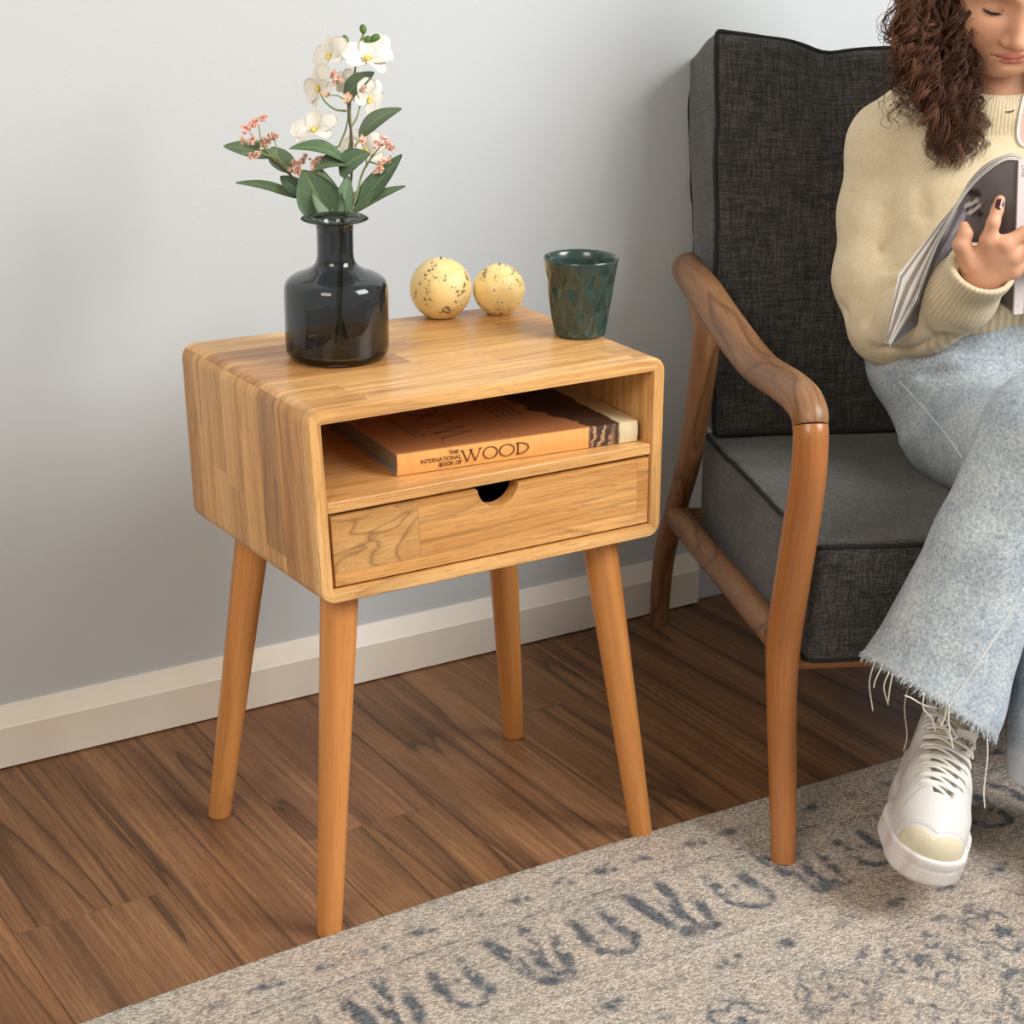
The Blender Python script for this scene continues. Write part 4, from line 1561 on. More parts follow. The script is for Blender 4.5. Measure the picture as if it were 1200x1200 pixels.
def cushion(name, cn, bulge, warp, n=44, rr=0.10):
    """a boxed cushion; cn corners in chair coordinates; warp(uwz) -> uwz"""
    size = np.array([np.linalg.norm(np.subtract(cn[1, 0, 0], cn[0, 0, 0])), np.linalg.norm(np.subtract(cn[0, 1, 0], cn[0, 0, 0])), np.linalg.norm(np.subtract(cn[0, 0, 1], cn[0, 0, 0]))])
    V, F, G, o = [], [], [], 0
    t = np.linspace(-1, 1, n)
    t = np.sign(t) * (1 - (1 - np.abs(t)) ** 1.35)
    A, Bq = np.meshgrid(t, t, indexing='ij')
    rad = 0.010

    def surf(a, b, c):
        p = np.stack([a, b, c], -1)
        hs = size / 2
        q = p * hs
        cl = np.clip(q, -(hs - rad), hs - rad)
        d = q - cl
        L = np.linalg.norm(d, axis=-1, keepdims=True)
        q = cl + d / np.maximum(L, 1e-9) * np.minimum(L, rad)
        p2 = q / hs
        for ax in range(3):
            u, v = [k for k in range(3) if k != ax]
            w = (1 - p[..., u] ** 2) * (1 - p[..., v] ** 2)
            w = np.maximum(w, 0) ** 0.8
            p2[..., ax] += np.sign(p[..., ax]) * np.abs(p[..., ax]) ** 8 * w * bulge[ax] / hs[ax]
        return tri(cn, p2[..., 0], p2[..., 1], p2[..., 2]), q
    for ax in range(3):
        for sg in (-1, 1):
            abc = [None] * 3
            u, v = [k for k in range(3) if k != ax]
            abc[u], abc[v], abc[ax] = A, Bq, np.full(A.shape, sg * 1.0)
            p, q = surf(*abc)
            V.append(p.reshape(-1, 3))
            G.append(q.reshape(-1, 3))
            f = grid_faces(n, n)
            if (sg > 0) == (ax == 1):
                f = f[:, ::-1]
            F.append(f + o)
            o += n * n
    V, F, G = np.vstack(V), np.vstack(F), np.vstack(G)
    V = warp(V)
    W = ORG + V[:, :1] * CU + V[:, 1:2] * CW + V[:, 2:] * CZ
    ob = mesh_obj(name, W, F, MAT['charcoal'], chair, gc=G)
    bm = bmesh.new()
    bm.from_mesh(ob.data)
    bmesh.ops.remove_doubles(bm, verts=bm.verts, dist=0.0004)
    bm.to_mesh(ob.data)
    bm.free()

    def pipe(p0, p1):
        P = np.array([np.array(p0) + (np.array(p1) - np.array(p0)) * q for q in np.linspace(0, 1, 60)])
        p, q = surf(P[:, 0] * 1.0, P[:, 1] * 1.0, P[:, 2] * 1.0)
        # sit on the corner just outside the rounded edge
        ctr = tri(cn, np.zeros(1), np.zeros(1), np.zeros(1))[0]
        p = warp(p)
        p = p + 0.0012 * (p - ctr) / np.linalg.norm(p - ctr, axis=1)[:, None]
        wb = np.stack([fbm(np.arange(60) * 0.16 + p0[0] * 3, np.arange(60) * 0 + p0[2] * 5 + k, 50 + k) - 0.5 for k in range(3)], 1) * 0.004
        p = p + wb
        Wp = ORG + p[:, :1] * CU + p[:, 1:2] * CW + p[:, 2:] * CZ
        v, f, g = tube(Wp, 0.0030, 8)
        mesh_obj('piping', v, f, MAT['charcoal_dark'], ob, gc=g)
    return ob, pipe


MAT['charcoal_dark'] = plain('charcoal_piping', (0.022, 0.023, 0.022), 0.9, 0.2)


def warp_seat(V):
    V = V.copy()
    u, w, z = V[:, 0], V[:, 1], V[:, 2]
    top = np.clip((z - 0.30) / 0.05, 0, 1)
    V[:, 2] -= top * 0.020 * np.exp(-((u - 0.36) / 0.17) ** 2 - ((w - 0.33) / 0.22) ** 2)
    V[:, 2] += 0.004 * (fbm(u * 9, w * 9, 61) - 0.5)
    return V


SC = {(0, 0, 0): (.030, .058, .226), (1, 0, 0): (.67, .058, .226), (0, 1, 0): (.030, .615, .190), (1, 1, 0): (.67, .615, .190),
      (0, 0, 1): (.030, .056, .374), (1, 0, 1): (.67, .056, .374), (0, 1, 1): (.030, .632, .334), (1, 1, 1): (.67, .632, .334)}
seat, pipe = cushion('seat_cushion', SC, (0.004, 0.006, 0.012), warp_seat)
for a, b in (((-1, -1, 1), (1, -1, 1)), ((-1, -1, 1), (-1, 1, 1)), ((1, -1, 1), (1, 1, 1)), ((-1, -1, -1), (1, -1, -1)), ((-1, -1, -1), (-1, 1, -1)), ((1, -1, -1), (1, 1, -1))):
    pipe(a, b)


def warp_back(V):
    V = V.copy()
    u, w, z = V[:, 0], V[:, 1], V[:, 2]
    up = np.clip((z - 0.60) / 0.28, 0, 1) ** 2
    V[:, 2] -= up * (0.024 * np.clip((u - 0.03) / 0.20, 0, 1) + 0.012 * np.exp(-((u - 0.185) / 0.035) ** 2))
    V[:, 2] -= np.clip((w - 0.70) / 0.1, 0, 1) * up * 0.012
    V[:, 1] += 0.010 * np.exp(-((u - 0.195) / 0.05) ** 2) * np.clip((z - 0.72) / 0.1, 0, 1)
    V[:, 0] += 0.007 * (fbm(z * 14, w * 6, 71) - 0.5) * np.clip((0.1 - u) / 0.05, 0, 1) + 0.012 * np.clip((0.60 - z) / 0.3, 0, 1) * np.clip((0.2 - u) / 0.15, 0, 1) * np.clip((w - 0.62) / 0.1, 0, 1)
    V[:, 1] += 0.010 * (fbm(u * 8, z * 8, 72) - 0.5)
    return V


BC = {(0, 0, 0): (.034, .575, .342), (1, 0, 0): (.67, .575, .342), (0, 1, 0): (.040, .705, .330), (1, 1, 0): (.67, .705, .330),
      (0, 0, 1): (.030, .650, .893), (1, 0, 1): (.67, .650, .893), (0, 1, 1): (.026, .800, .845), (1, 1, 1): (.67, .800, .845)}
back, pipe = cushion('back_cushion', BC, (0.004, 0.030, 0.004), warp_back)
for a, b in (((-1, -1, 1), (1, -1, 1)), ((-1, -1, -1), (-1, -1, 1)), ((-1, -1, -1), (1, -1, -1)), ((1, -1, -1), (1, -1, 1)), ((-1, 1, 1), (1, 1, 1)), ((-1, 1, -1), (-1, 1, 1))):
    pipe(a, b)

# ------------------------------------------------------------------ the woman
K = at_w
person = thing('person', 'seated person with curly brown hair, cream sweater and frayed light jeans, reading a magazine', 'person', pc(0.36, 0.40, 0))

# head frame: origin between the eyes' level centre
HY = unit(-CW * 0.99 - CU * 0.06)
pit = math.radians(25)
HS = V3(1.0, 1.0, 0.90)
HXl = unit(np.cross(HY, CZ)) * -1.0
HXl = unit(CU - HY * (CU @ HY))
HYd = HY * math.cos(pit) - CZ * math.sin(pit)
HZd = unit(np.cross(HXl, HYd))
if HZd[2] < 0:
    HZd = -HZd
HM = np.stack([HXl, HYd, HZd], 1)
eye_t = K(1165.5, 12.0, 0.345)
HO = eye_t - HM @ V3(-0.0315, 0.077, -0.003)


def hd(x, y, z): return HO + HM @ (V3(x, y, z) * HS)


def head_sdf(P):
    q = (P - HO) @ HM / HS
    qa = q.copy()
    qa[:, 0] = np.abs(q[:, 0])
    d = sd_ell(q, (0, -0.016, 0.036), (0.072, 0.092, 0.080))
    d = smin(d, sd_ell(q, (0, 0.026, -0.026), (0.0600, 0.060, 0.071)), 0.05)
    d = smin(d, sd_ell(q, (0, 0.062, -0.088), (0.019, 0.021, 0.016)), 0.045)
    d = smin(d, sd_cap(qa, (0.049, 0.0, -0.052), (0.012, 0.056, -0.087), 0.018, 0.014), 0.035)
    d = smin(d, sd_ell(qa, (0.037, 0.053, -0.034), (0.025, 0.025, 0.023)), 0.035)
    d = smin(d, sd_cap(qa, (0.012, 0.081, 0.020), (0.050, 0.062, 0.021), 0.010, 0.009), 0.022)
    # eye sockets with the lowered lids
    d = smax(d, -sd_ell(qa, (0.0315, 0.094, 0.004), (0.019, 0.016, 0.012)), 0.016)
    d = smin(d, sd_ell(qa, (0.0315, 0.0665, 0.000), (0.0150, 0.0140, 0.0122)), 0.004)
    # nose
    d = smin(d, sd_cap(q, (0, 0.080, 0.008), (0, 0.1010, -0.036), 0.0075, 0.0095), 0.014)
    d = smin(d, sd_ell(q, (0, 0.1015, -0.038), (0.0098, 0.0095, 0.0090)), 0.008)
    d = smin(d, sd_ell(qa, (0.0128, 0.0900, -0.0425), (0.0072, 0.0095, 0.0072)), 0.005)
    d = smax(d, -sd_ell(qa, (0.0065, 0.0955, -0.0505), (0.0034, 0.0048, 0.0030)), 0.003)
    # mouth
    d = smin(d, sd_ell(q, (0, 0.0770, -0.068), (0.024, 0.0145, 0.016)), 0.012)
    d = smin(d, np.minimum(sd_cap(q, (0, 0.0900, -0.0640), (0.0105, 0.0885, -0.0632), 0.0034, 0.0034), np.minimum(sd_cap(q, (0, 0.0900, -0.0640), (-0.0105, 0.0885, -0.0632), 0.0034, 0.0034), sd_cap(qa, (0.0105, 0.0885, -0.0632), (0.0235, 0.0800, -0.0655), 0.0034, 0.0016))), 0.004)
    d = smin(d, sd_cap(qa, (0.0, 0.0885, -0.0715), (0.0185, 0.0810, -0.0690), 0.0046, 0.0020), 0.005)
    d = d + 0.0030 * np.exp(-(sd_chain(qa, [V3(0, 0.0945, -0.0673), V3(0.012, 0.0920, -0.0668), V3(0.0255, 0.081, -0.0652)], [0, 0, 0]) / 0.0017) ** 2)
    d = smax(d, -sd_ell(q, (0, 0.0960, -0.0790), (0.014, 0.006, 0.0036)), 0.008)
    d = smax(d, -sd_ell(q, (0, 0.1000, -0.0555), (0.0026, 0.006, 0.0060)), 0.006)
    # ears
    d = smin(d, sd_ell(qa, (0.0735, -0.004, -0.008), (0.0075, 0.017, 0.031)), 0.008)
    return d


# hand anchor points
HW = 0.238
wrist = K(1150, 325, HW + .012)
palm_c = K(1152, 300, HW - 0.004)
kn = [K(1158, 282, HW - .012), K(1178, 286, HW - .020), K(1187, 301, HW - .018), K(1187, 317, HW - .010)]
fing = [[kn[0], K(1164, 261, HW - .016), K(1168.5, 246, HW - .010), K(1172, 234.5, HW - .005)],
        [kn[1], K(1201, 273, HW - .022), K(1217, 276, HW - .010), K(1228, 282, HW + .002)],
        [kn[2], K(1208, 290, HW - .022), K(1223, 291, HW - .010), K(1233, 297, HW + .002)],
        [kn[3], K(1205, 309, HW - .014), K(1217, 311, HW - .004), K(1226, 316, HW + .004)]]
frad = [[.0092, .0080, .0074, .0062], [.0095, .0086, .0078, .0064], [.0092, .0083, .0075, .0062], [.0082, .0072, .0066, .0056]]
thumb = [K(1137, 309, HW + .002), K(1126.5, 287, HW - .002), K(1131.5, 274, HW - .002), K(1130, 265, HW + .005)]
trad = [.0140, .0102, .0084, .0062]
R_sh, R_el = K(1080, 150, .47), K(1042, 378, .40)


def mu(p):                                   # a point mirrored about the woman's midline
    u = (np.asarray(p) - ORG) @ CU
    return np.asarray(p) + CU * (2 * 0.365 - 2 * u)


# the high-top shoe's frame: x across, y to the toe, z up
SY = unit(-CW * 0.94 - CU * 0.35)
pitch = math.radians(3)
SXv = unit(np.cross(SY, CZ))
SYd = SY * math.cos(pitch) - CZ * math.sin(pitch)
SZd = np.cross(SXv, SYd)
roll = math.radians(-14)
SXr = SXv * math.cos(roll) - SZd * math.sin(roll)
SZr = np.cross(SXr, SYd)
SHM = np.stack([SXr, SYd, SZr], 1)
SLEN = 0.262
SHO = K(1076, 1033, -.170) - SHM @ V3(0, SLEN, 0.004)


def sh(p): return np.asarray(p, float) @ SHM.T + SHO


L_hip, R_hip = K(1290, 480, .38), K(1130, 497, .38)
L_kn, R_kn = K(1226, 512, -.02), K(1255, 565, .02)
L_an, R_an = sh((0, .046, .085)), K(1258, 900, .0) * V3(1, 1, 0) + V3(0, 0, .088)
TC = 0.365


def hand_sdf(P, w0, pts, th, palm0, M_=None):
    d = None
    for i, f_ in enumerate(pts):
        e = sd_cap(P, w0 + (f_[0] - w0) * 0.15, f_[0], 0.0150, 0.0102)
        d = e if d is None else smin(d, e, 0.016)
    for i, f_ in enumerate(pts):
        e = sd_chain(P, f_, frad[i], 0.003)
        d = smin(d, e, 0.005)
    d = smin(d, sd_chain(P, th, trad, 0.004), 0.010)
    return d


body_groups = [
    (HO + HM @ V3(0, 0, -0.01), 0.150, head_sdf),
    (K(1160, 290, .235), 0.110, lambda P: hand_sdf(P, wrist, fing, thumb, palm_c)),
    (mu(K(1160, 290, .235)), 0.110, lambda P: hand_sdf(mirP(P), wrist, fing, thumb, palm_c)),
]


def mirP(P):
    u = (P - ORG) @ CU
    return P + np.outer(2 * 0.365 - 2 * u, CU)


def torso_sdf(P):
    d = sd_cap(P, hd(0, -0.025, -0.07), pc(TC, 0.462, 0.800), 0.049, 0.056)
    d = smin(d, sd_ell(P, pc(TC, 0.47, 0.70), (0.135, 0.095, 0.13), np.stack([CU, CW, CZ], 1)), 0.05)
    d = smin(d, sd_cap(P, pc(TC, 0.47, 0.66), pc(TC, 0.42, 0.50), 0.088, 0.10), 0.06)
    for s_, e_, w_ in ((R_sh, R_el, wrist), (mu(R_sh), mu(R_el), mu(wrist))):
        d = smin(d, sd_chain(P, [s_, e_, w_], [0.040, 0.030, 0.0225]), 0.020)
    for h_, k_, a_ in ((L_hip, L_kn, L_an), (R_hip, R_kn, R_an)):
        d = smin(d, sd_chain(P, [h_, k_, k_ * 0.6 + a_ * 0.4, a_], [0.072, 0.050, 0.045, 0.025]), 0.03)
    d = smin(d, sd_chain(P, [L_an, sh((0, .10, .055)), sh((0, .19, .042))], [0.029, 0.027, 0.020]), 0.01)
    d = smin(d, sd_chain(P, [R_an, R_an - CW * .05 - CZ * .03, R_an - CW * .14 - CZ * .042], [0.027, 0.027, 0.020]), 0.01)
    return d


def body_sdf(P):
    d = torso_sdf(P)
    for c, r, fn in body_groups:
        q = np.linalg.norm(P - c, axis=1) - r
        m_ = q < 0.03
        e = np.maximum(q, 0) + 0.04
        if m_.any():
            e[m_] = fn(P[m_])
        d = smin(d, e, 0.012)
    return d


def bounds(pts, pad):
    pts = np.array(pts)
    return pts.min(0) - pad, pts.max(0) + pad


lo, hi = bounds([hd(0, 0, 0.13), hd(0.08, 0, 0), hd(-.08, -.1, 0), R_an, L_an, L_hip, R_hip, R_sh, R_an - CW * .16 - CZ * .02, mu(R_sh), mu(R_el), pc(TC, .58, .6), K(1230, 290, .2), mu(K(1230, 290, .2)), L_kn, R_kn], 0.10)
bv, bf = sdf_mesh(body_sdf, lo, hi, 0.0024)
# skin tone, lips, brows, nails written per point
q = (bv - HO) @ HM / HS
qa = np.abs(q[:, 0])
onhead = (np.linalg.norm(q, axis=1) < 0.17)
sk = np.tile(np.array([0.64, 0.34, 0.21]), (len(bv), 1))
nzz = fbm(q[:, 0] * 60, q[:, 2] * 60 + q[:, 1] * 40, 81)
sk *= (0.96 + 0.08 * nzz)[:, None]


def paint(mask, c):
    global sk
    mm = np.clip(mask, 0, 1)[:, None] * onhead[:, None]
    sk = sk * (1 - mm) + np.array(c) * mm


front = (q[:, 1] > 0.03)
cheek = np.exp(-((qa - 0.040) / 0.018) ** 2 - ((q[:, 2] + 0.034) / 0.018) ** 2) * front
paint(0.35 * cheek, (0.66, 0.27, 0.17))
lipd = np.minimum(np.hypot(np.maximum(qa - 0.004, 0) * 0.33, q[:, 2] + 0.0640 + 0.10 * np.maximum(qa - .011, 0)), np.hypot(qa * 0.30, q[:, 2] + 0.0715))
paint(np.clip((0.0062 - lipd) / 0.0016, 0, 1) * (q[:, 1] > 0.07) * (qa < 0.0255) * 0.85, (0.50, 0.155, 0.12))
mouthline = np.abs(q[:, 2] + 0.0672 - 0.0018 * (qa / 0.025) ** 2)
paint(np.clip((0.0014 - mouthline) / 0.0008, 0, 1) * (q[:, 1] > 0.07) * (qa < 0.0265) * 0.8, (0.17, 0.05, 0.035))
browz = 0.0245 - 0.10 * np.maximum(qa - 0.036, 0)
paint(np.clip((0.0042 - np.abs(q[:, 2] - browz)) / 0.002, 0, 1) * front * (qa > 0.013) * (qa < 0.054) * 0.8, (0.10, 0.05, 0.03))
lidz = -0.0048 + 0.0038 * ((qa - 0.0315) / 0.015) ** 2
paint(np.clip((0.0013 - np.abs(q[:, 2] - lidz)) / 0.0007, 0, 1) * front * (qa > 0.0215) * (qa < 0.046) * 0.9, (0.06, 0.028, 0.02))
creasez = 0.0085 - 0.0030 * ((qa - 0.0315) / 0.015) ** 2
paint(np.clip((0.0014 - np.abs(q[:, 2] - creasez)) / 0.0012, 0, 1) * front * (np.abs(qa - 0.0315) < 0.016) * 0.35, (0.30, 0.13, 0.075))
paint(np.clip((0.0012 - np.abs(np.hypot((qa - 0.0128) / 1.0, (q[:, 2] + 0.0425)) - 0.0082)) / 0.001, 0, 1) * (q[:, 1] > 0.08) * (qa > 0.015) * 0.35, (0.36, 0.16, 0.10))
m = NT('skin')
m.color(m.attr('col')['Color'])
m.val('Roughness', 0.45)
m.val('Specular IOR Level', 0.35)
m.val('Subsurface Weight', 0.18)
m.val('Subsurface Radius', (0.012, 0.005, 0.003))
m.val('Subsurface Scale', 0.5)
m.bump(m.noise(m.obj(), 420, 3), 0.08, 0.001)
body = mesh_obj('body', bv, bf, m.m, person, colr=sk)
# lashes
lash_m = plain('lash', (0.02, 0.012, 0.01), 0.7)
for sx_ in (-1, 1):
    ls_ = []
    for t in np.linspace(-0.62, 0.92, 28):
        z_ = -0.0050 + 0.0036 * t * t
        x_ = 0.0315 + 0.0140 * t
        y_ = 0.0665 + 0.0142 * math.sqrt(max(0.02, 1 - t * t * 0.85 - (z_ / 0.0122) ** 2))
        b_ = hd(sx_ * x_, y_, z_)
        ls_.append(np.array([b_, b_ + HM @ V3(sx_ * 0.0008 * t, 0.0026, -0.0016), b_ + HM @ V3(sx_ * 0.0018 * t, 0.0046, -0.0018)]))
    P_ = np.array(ls_)
    v, f = strands(P_, np.tile(np.array([0.00055, 0.0004, 0.00015]), (len(P_), 1)), 4)
    o = mesh_obj('eyelash', v, f, lash_m, person)
    o['kind'] = 'stuff'
# nails
MAT['nail'] = plain('nail_polish', (0.055, 0.004, 0.010), 0.12, 0.6)
bb = bvh_of(bv, bf)
for (px, py), (dx, dy) in (((1171.2, 239.5), (3.5, -12)),):
    V, G = [], []
    t_ = unit(V3(dx, dy, 0))
    for i in range(11):
        for j in range(7):
            a, b = -1 + 2 * i / 10, -1 + 2 * j / 6
            wx = 4.4 * math.sqrt(max(0, 1 - abs(a) ** 4)) if True else 0
            qx, qy = px + t_[0] * a * 6.5 - t_[1] * b * wx, py + t_[1] * a * 6.5 + t_[0] * b * wx
            p_, n_ = hit(bb, qx, qy, 0.0008)
            V.append(p_ if p_ is not None else V[-1])
    nf = grid_faces(11, 7)
    V = np.array(V)
    mesh_obj('fingernail', np.vstack([V, V + FW * 0.0012]), np.vstack([nf, nf[:, ::-1] + 77]), MAT['nail'], person)

# ---- sweater
def sweater_sdf(P):
    BM_ = np.stack([CU, CW, CZ], 1)
    d = sd_ell(P, pc(TC, 0.470, 0.715), (0.158, 0.118, 0.135), BM_)
    d = smin(d, sd_cap(P, pc(TC - 0.055, 0.455, 0.66), pc(TC - 0.06, 0.42, 0.575), 0.105, 0.110), 0.05)
    d = smin(d, sd_cap(P, pc(TC + 0.055, 0.455, 0.66), pc(TC + 0.06, 0.42, 0.575), 0.105, 0.110), 0.05)
    d = smin(d, sd_cap(P, pc(TC - 0.105, 0.475, 0.795), pc(TC + 0.105, 0.475, 0.795), 0.050), 0.05)
    hz_ = float(K(1190, 386, .30)[2]) - ORG[2]
    d = smax(d, (hz_ - 0.012) - P[:, 2], 0.010)
    # ribbed collar
    ck = pc(TC, 0.452, 0.812)
    d = smin(d, sd_ell(P, ck, (0.080, 0.076, 0.040), BM_), 0.03)
    for mirr in (0, 1):
        Q = P if not mirr else mirP(P)
        s = sd_chain(Q, [K(1092, 140, .480), K(1046, 172, .485), K(1031, 250, .470), K(1027, 325, .445), K(1043, 379, .405)], [.056, .058, .0515, .0535, .0535], 0.02)
        s = smin(s, sd_chain(Q, [K(1043, 379, .405), K(1082, 366, .345), K(1125, 345, .285), K(1152, 312, .238), K(1166, 290, .21)], [.0530, .0500, .0430, .0365, .0365], 0.02), 0.012)
        # open cuff
        cn_ = unit(K(1158, 296, .222) - K(1138, 342, .262))
        s = smax(s, (Q - K(1151, 312, .240)) @ cn_, 0.004)
        s = smax(s, -sd_cap(Q, K(1148, 322, .248), K(1166, 290, .21), 0.0325), 0.004)
        s += crease(Q, [K(1078, 294, .37), K(1058, 289, .40), K(1036, 296, .41)], 0.017, 0.010)
        s += crease(Q, [K(1056, 324, .36), K(1036, 327, .38), K(1018, 345, .39)], -0.008, 0.009)
        s += crease(Q, [K(1052, 335, .35), K(1030, 345, .36), K(1014, 375, .37)], 0.009, 0.007)
        s += crease(Q, [K(1040, 305, .40), K(1032, 290, .42), K(1028, 270, .43)], -0.006, 0.009)
        s += crease(Q, [K(986, 222, .47), K(1005, 229, .43), K(1030, 241, .415), K(1052, 248, .42), K(1066, 258, .42)], 0.0042, 0.0036)
        s += crease(Q, [K(1010, 400, .40), K(1060, 408, .33), K(1110, 390, .28)], 0.006, 0.008)
        s += crease(Q, [K(1000, 300, .44), K(992, 340, .44), K(1000, 370, .41)], 0.006, 0.008)
        s += crease(Q, [K(1024, 395, .36), K(1030, 365, .36), K(1048, 345, .36)], -0.006, 0.007)
        s += crease(Q, [K(1075, 330, .32), K(1086, 360, .29), K(1090, 400, .29)], 0.004, 0.007)
        s += crease(Q, [K(1095, 335, .29), K(1108, 362, .27), K(1125, 385, .26)], 0.0025, 0.008)
        d = smin(d, s, 0.010)
    d += crease(P, [K(1068, 150, .40), K(1074, 200, .38), K(1080, 250, .37)], 0.008, 0.010)
    d += crease(P, [K(1150, 150, .36), K(1175, 158, .35), K(1200, 156, .35)], 0.0025, 0.005)
    # neck opening and the hem
    d = smax(d, -sd_cap(P, hd(0, -0.02, -0.06), ck - CZ * 0.045, 0.0585, 0.0585), 0.005)
    return d


lo, hi = bounds([pc(TC - .20, .33, .56), pc(TC + .20, .6, .88), K(975, 330, .40), mu(K(975, 330, .40)), K(1190, 260, .2), mu(K(1190, 260, .2)), K(1060, 432, .33)], 0.06)
sv, sf = sdf_mesh(sweater_sdf, lo, hi, 0.0026)
sbv = bvh_of(sv, sf)
m = NT('cream_wool')
og = m.obj()
rib = m.attr('rib')['Fac']
n1 = m.noise(og, 420, 4, 0.7)
n2 = m.noise(og, 38, 4, 0.6)
n3 = m.noise(og, 1400, 2, 0.6)
c = m.mix(m.ramp(n2, [(0.3, 0.0), (0.7, 1.0)]), (0.74, 0.615, 0.40), (0.83, 0.72, 0.51))
c = m.mix(m.ramp(n1, [(0.35, 0.35), (0.6, 0.0)]), c, (0.50, 0.39, 0.23))
m.color(m.mix(m.math('MULTIPLY', rib, 0.55), c, (0.36, 0.28, 0.16)))
m.val('Roughness', 0.95)
m.val('Specular IOR Level', 0.1)
m.val('Sheen Weight', 0.35)
m.val('Sheen Roughness', 0.6)
m.val('Sheen Tint', (1, 0.93, 0.8, 1))
m.bump(m.math('SUBTRACT', m.math('ADD', m.math('MULTIPLY', n1, 0.9), n3), m.math('MULTIPLY', rib, 0.8)), 0.5, 0.002)
sweater = mesh_obj('sweater', sv, sf, m.m, person)
# knitted ribs of cuffs, hem and collar as a value per point
ribv = np.zeros(len(sv))


def ribs(mask, phase):
    global ribv
    ribv = np.maximum(ribv, mask * (0.5 + 0.5 * np.sin(phase)))


for mirr in (0, 1):
    Q = sv if not mirr else mirP(sv)
    a0, a1 = K(1118, 352, .29), K(1156, 300, .228)
    ax = unit(a1 - a0)
    L = (Q - a0) @ ax
    rad_ = Q - a0 - np.outer(L, ax)
    e1 = unit(np.cross(ax, CZ))
    e2 = np.cross(ax, e1)
    th = np.arctan2(rad_ @ e2, rad_ @ e1)
    ribs(np.clip(L / 0.008, 0, 1) * (L < 0.12) * (np.linalg.norm(rad_, axis=1) < 0.07), th * 44)
hzz = float(K(1190, 386, .30)[2]) - 0.012
uu_, ww_ = (sv - ORG) @ CU - TC, (sv - ORG) @ CW - 0.44
ribs(np.clip((hzz + 0.05 - sv[:, 2]) / 0.006, 0, 1) * (uu_ > -0.13) * (uu_ < 0.13) * (ww_ > -0.16), np.arctan2(ww_ * 1.5, uu_) * 120)
ck = pc(TC, 0.452, 0.815)
dd_ = np.hypot((sv - ck) @ CU, (sv - ck) @ CW)
ribs(np.clip((0.098 - dd_) / 0.006, 0, 1) * (sv[:, 2] > 0.79), np.arctan2((sv - ck) @ CW, (sv - ck) @ CU) * 110)
a = sweater.data.attributes.new('rib', 'FLOAT', 'POINT')
a.data.foreach_set('value', ribv.astype(np.float32))

# a pink patch edged with white cord, and a small eyelet in the collar
loop_ = smooth_path([(1200, 112), (1196, 128), (1193.5, 142), (1192, 156), (1194, 166), (1200, 171), (1211, 168), (1217, 150), (1213, 126), (1206, 112), (1200, 112)], 60)
LP = [hit(sbv, x, y, 0.0012)[0] for x, y in loop_]
LP = np.array([p for p in LP if p is not None])
v, f, g = tube(LP, 0.0021, 8)
cc0 = LP.mean(0) - FW * 0.002
PV = np.vstack([[cc0], LP + FW * 0.0005])
PFc = [[0, i + 1, i + 2] for i in range(len(LP) - 1)]
patch = mesh_obj('patch', np.vstack([PV, PV + FW * 0.0015]), PFc + [[a_ + len(PV) for a_ in q_[::-1]] for q_ in PFc], plain('patch_pink', (0.60, 0.40, 0.35), 0.8), sweater)
mesh_obj('cord', v, f, plain('white_cord', (0.80, 0.77, 0.70), 0.9), sweater)
EP = [hit(sbv, x, y, 0.0004)[0] for x, y in ((1178, 131), (1184, 131), (1189, 129))]
if all(p is not None for p in EP):
    v, f, g = tube(smooth_path(EP, 10), np.array([.0003, .0008, .001, .0011, .0011, .0011, .0011, .001, .0008, .0003]), 6)
    mesh_obj('eyelet', v, f, plain('eyelet_dark', (0.10, 0.06, 0.035), 0.9), sweater)

# ---- jeans
hemA, hemB, hemC = K(1008, 764, -.02), K(1168, 868, -.05), K(1086, 814, -.105)
hn = unit(np.cross(hemB - hemA, hemC - hemA))
if hn[2] > 0:
    hn = -hn
LK2, LH = K(1230, 512, -.015), K(1088, 815, -.02)
Lext = LH + (LH - LK2) * 0.35
Lmid = K(1162, 640, -.02)


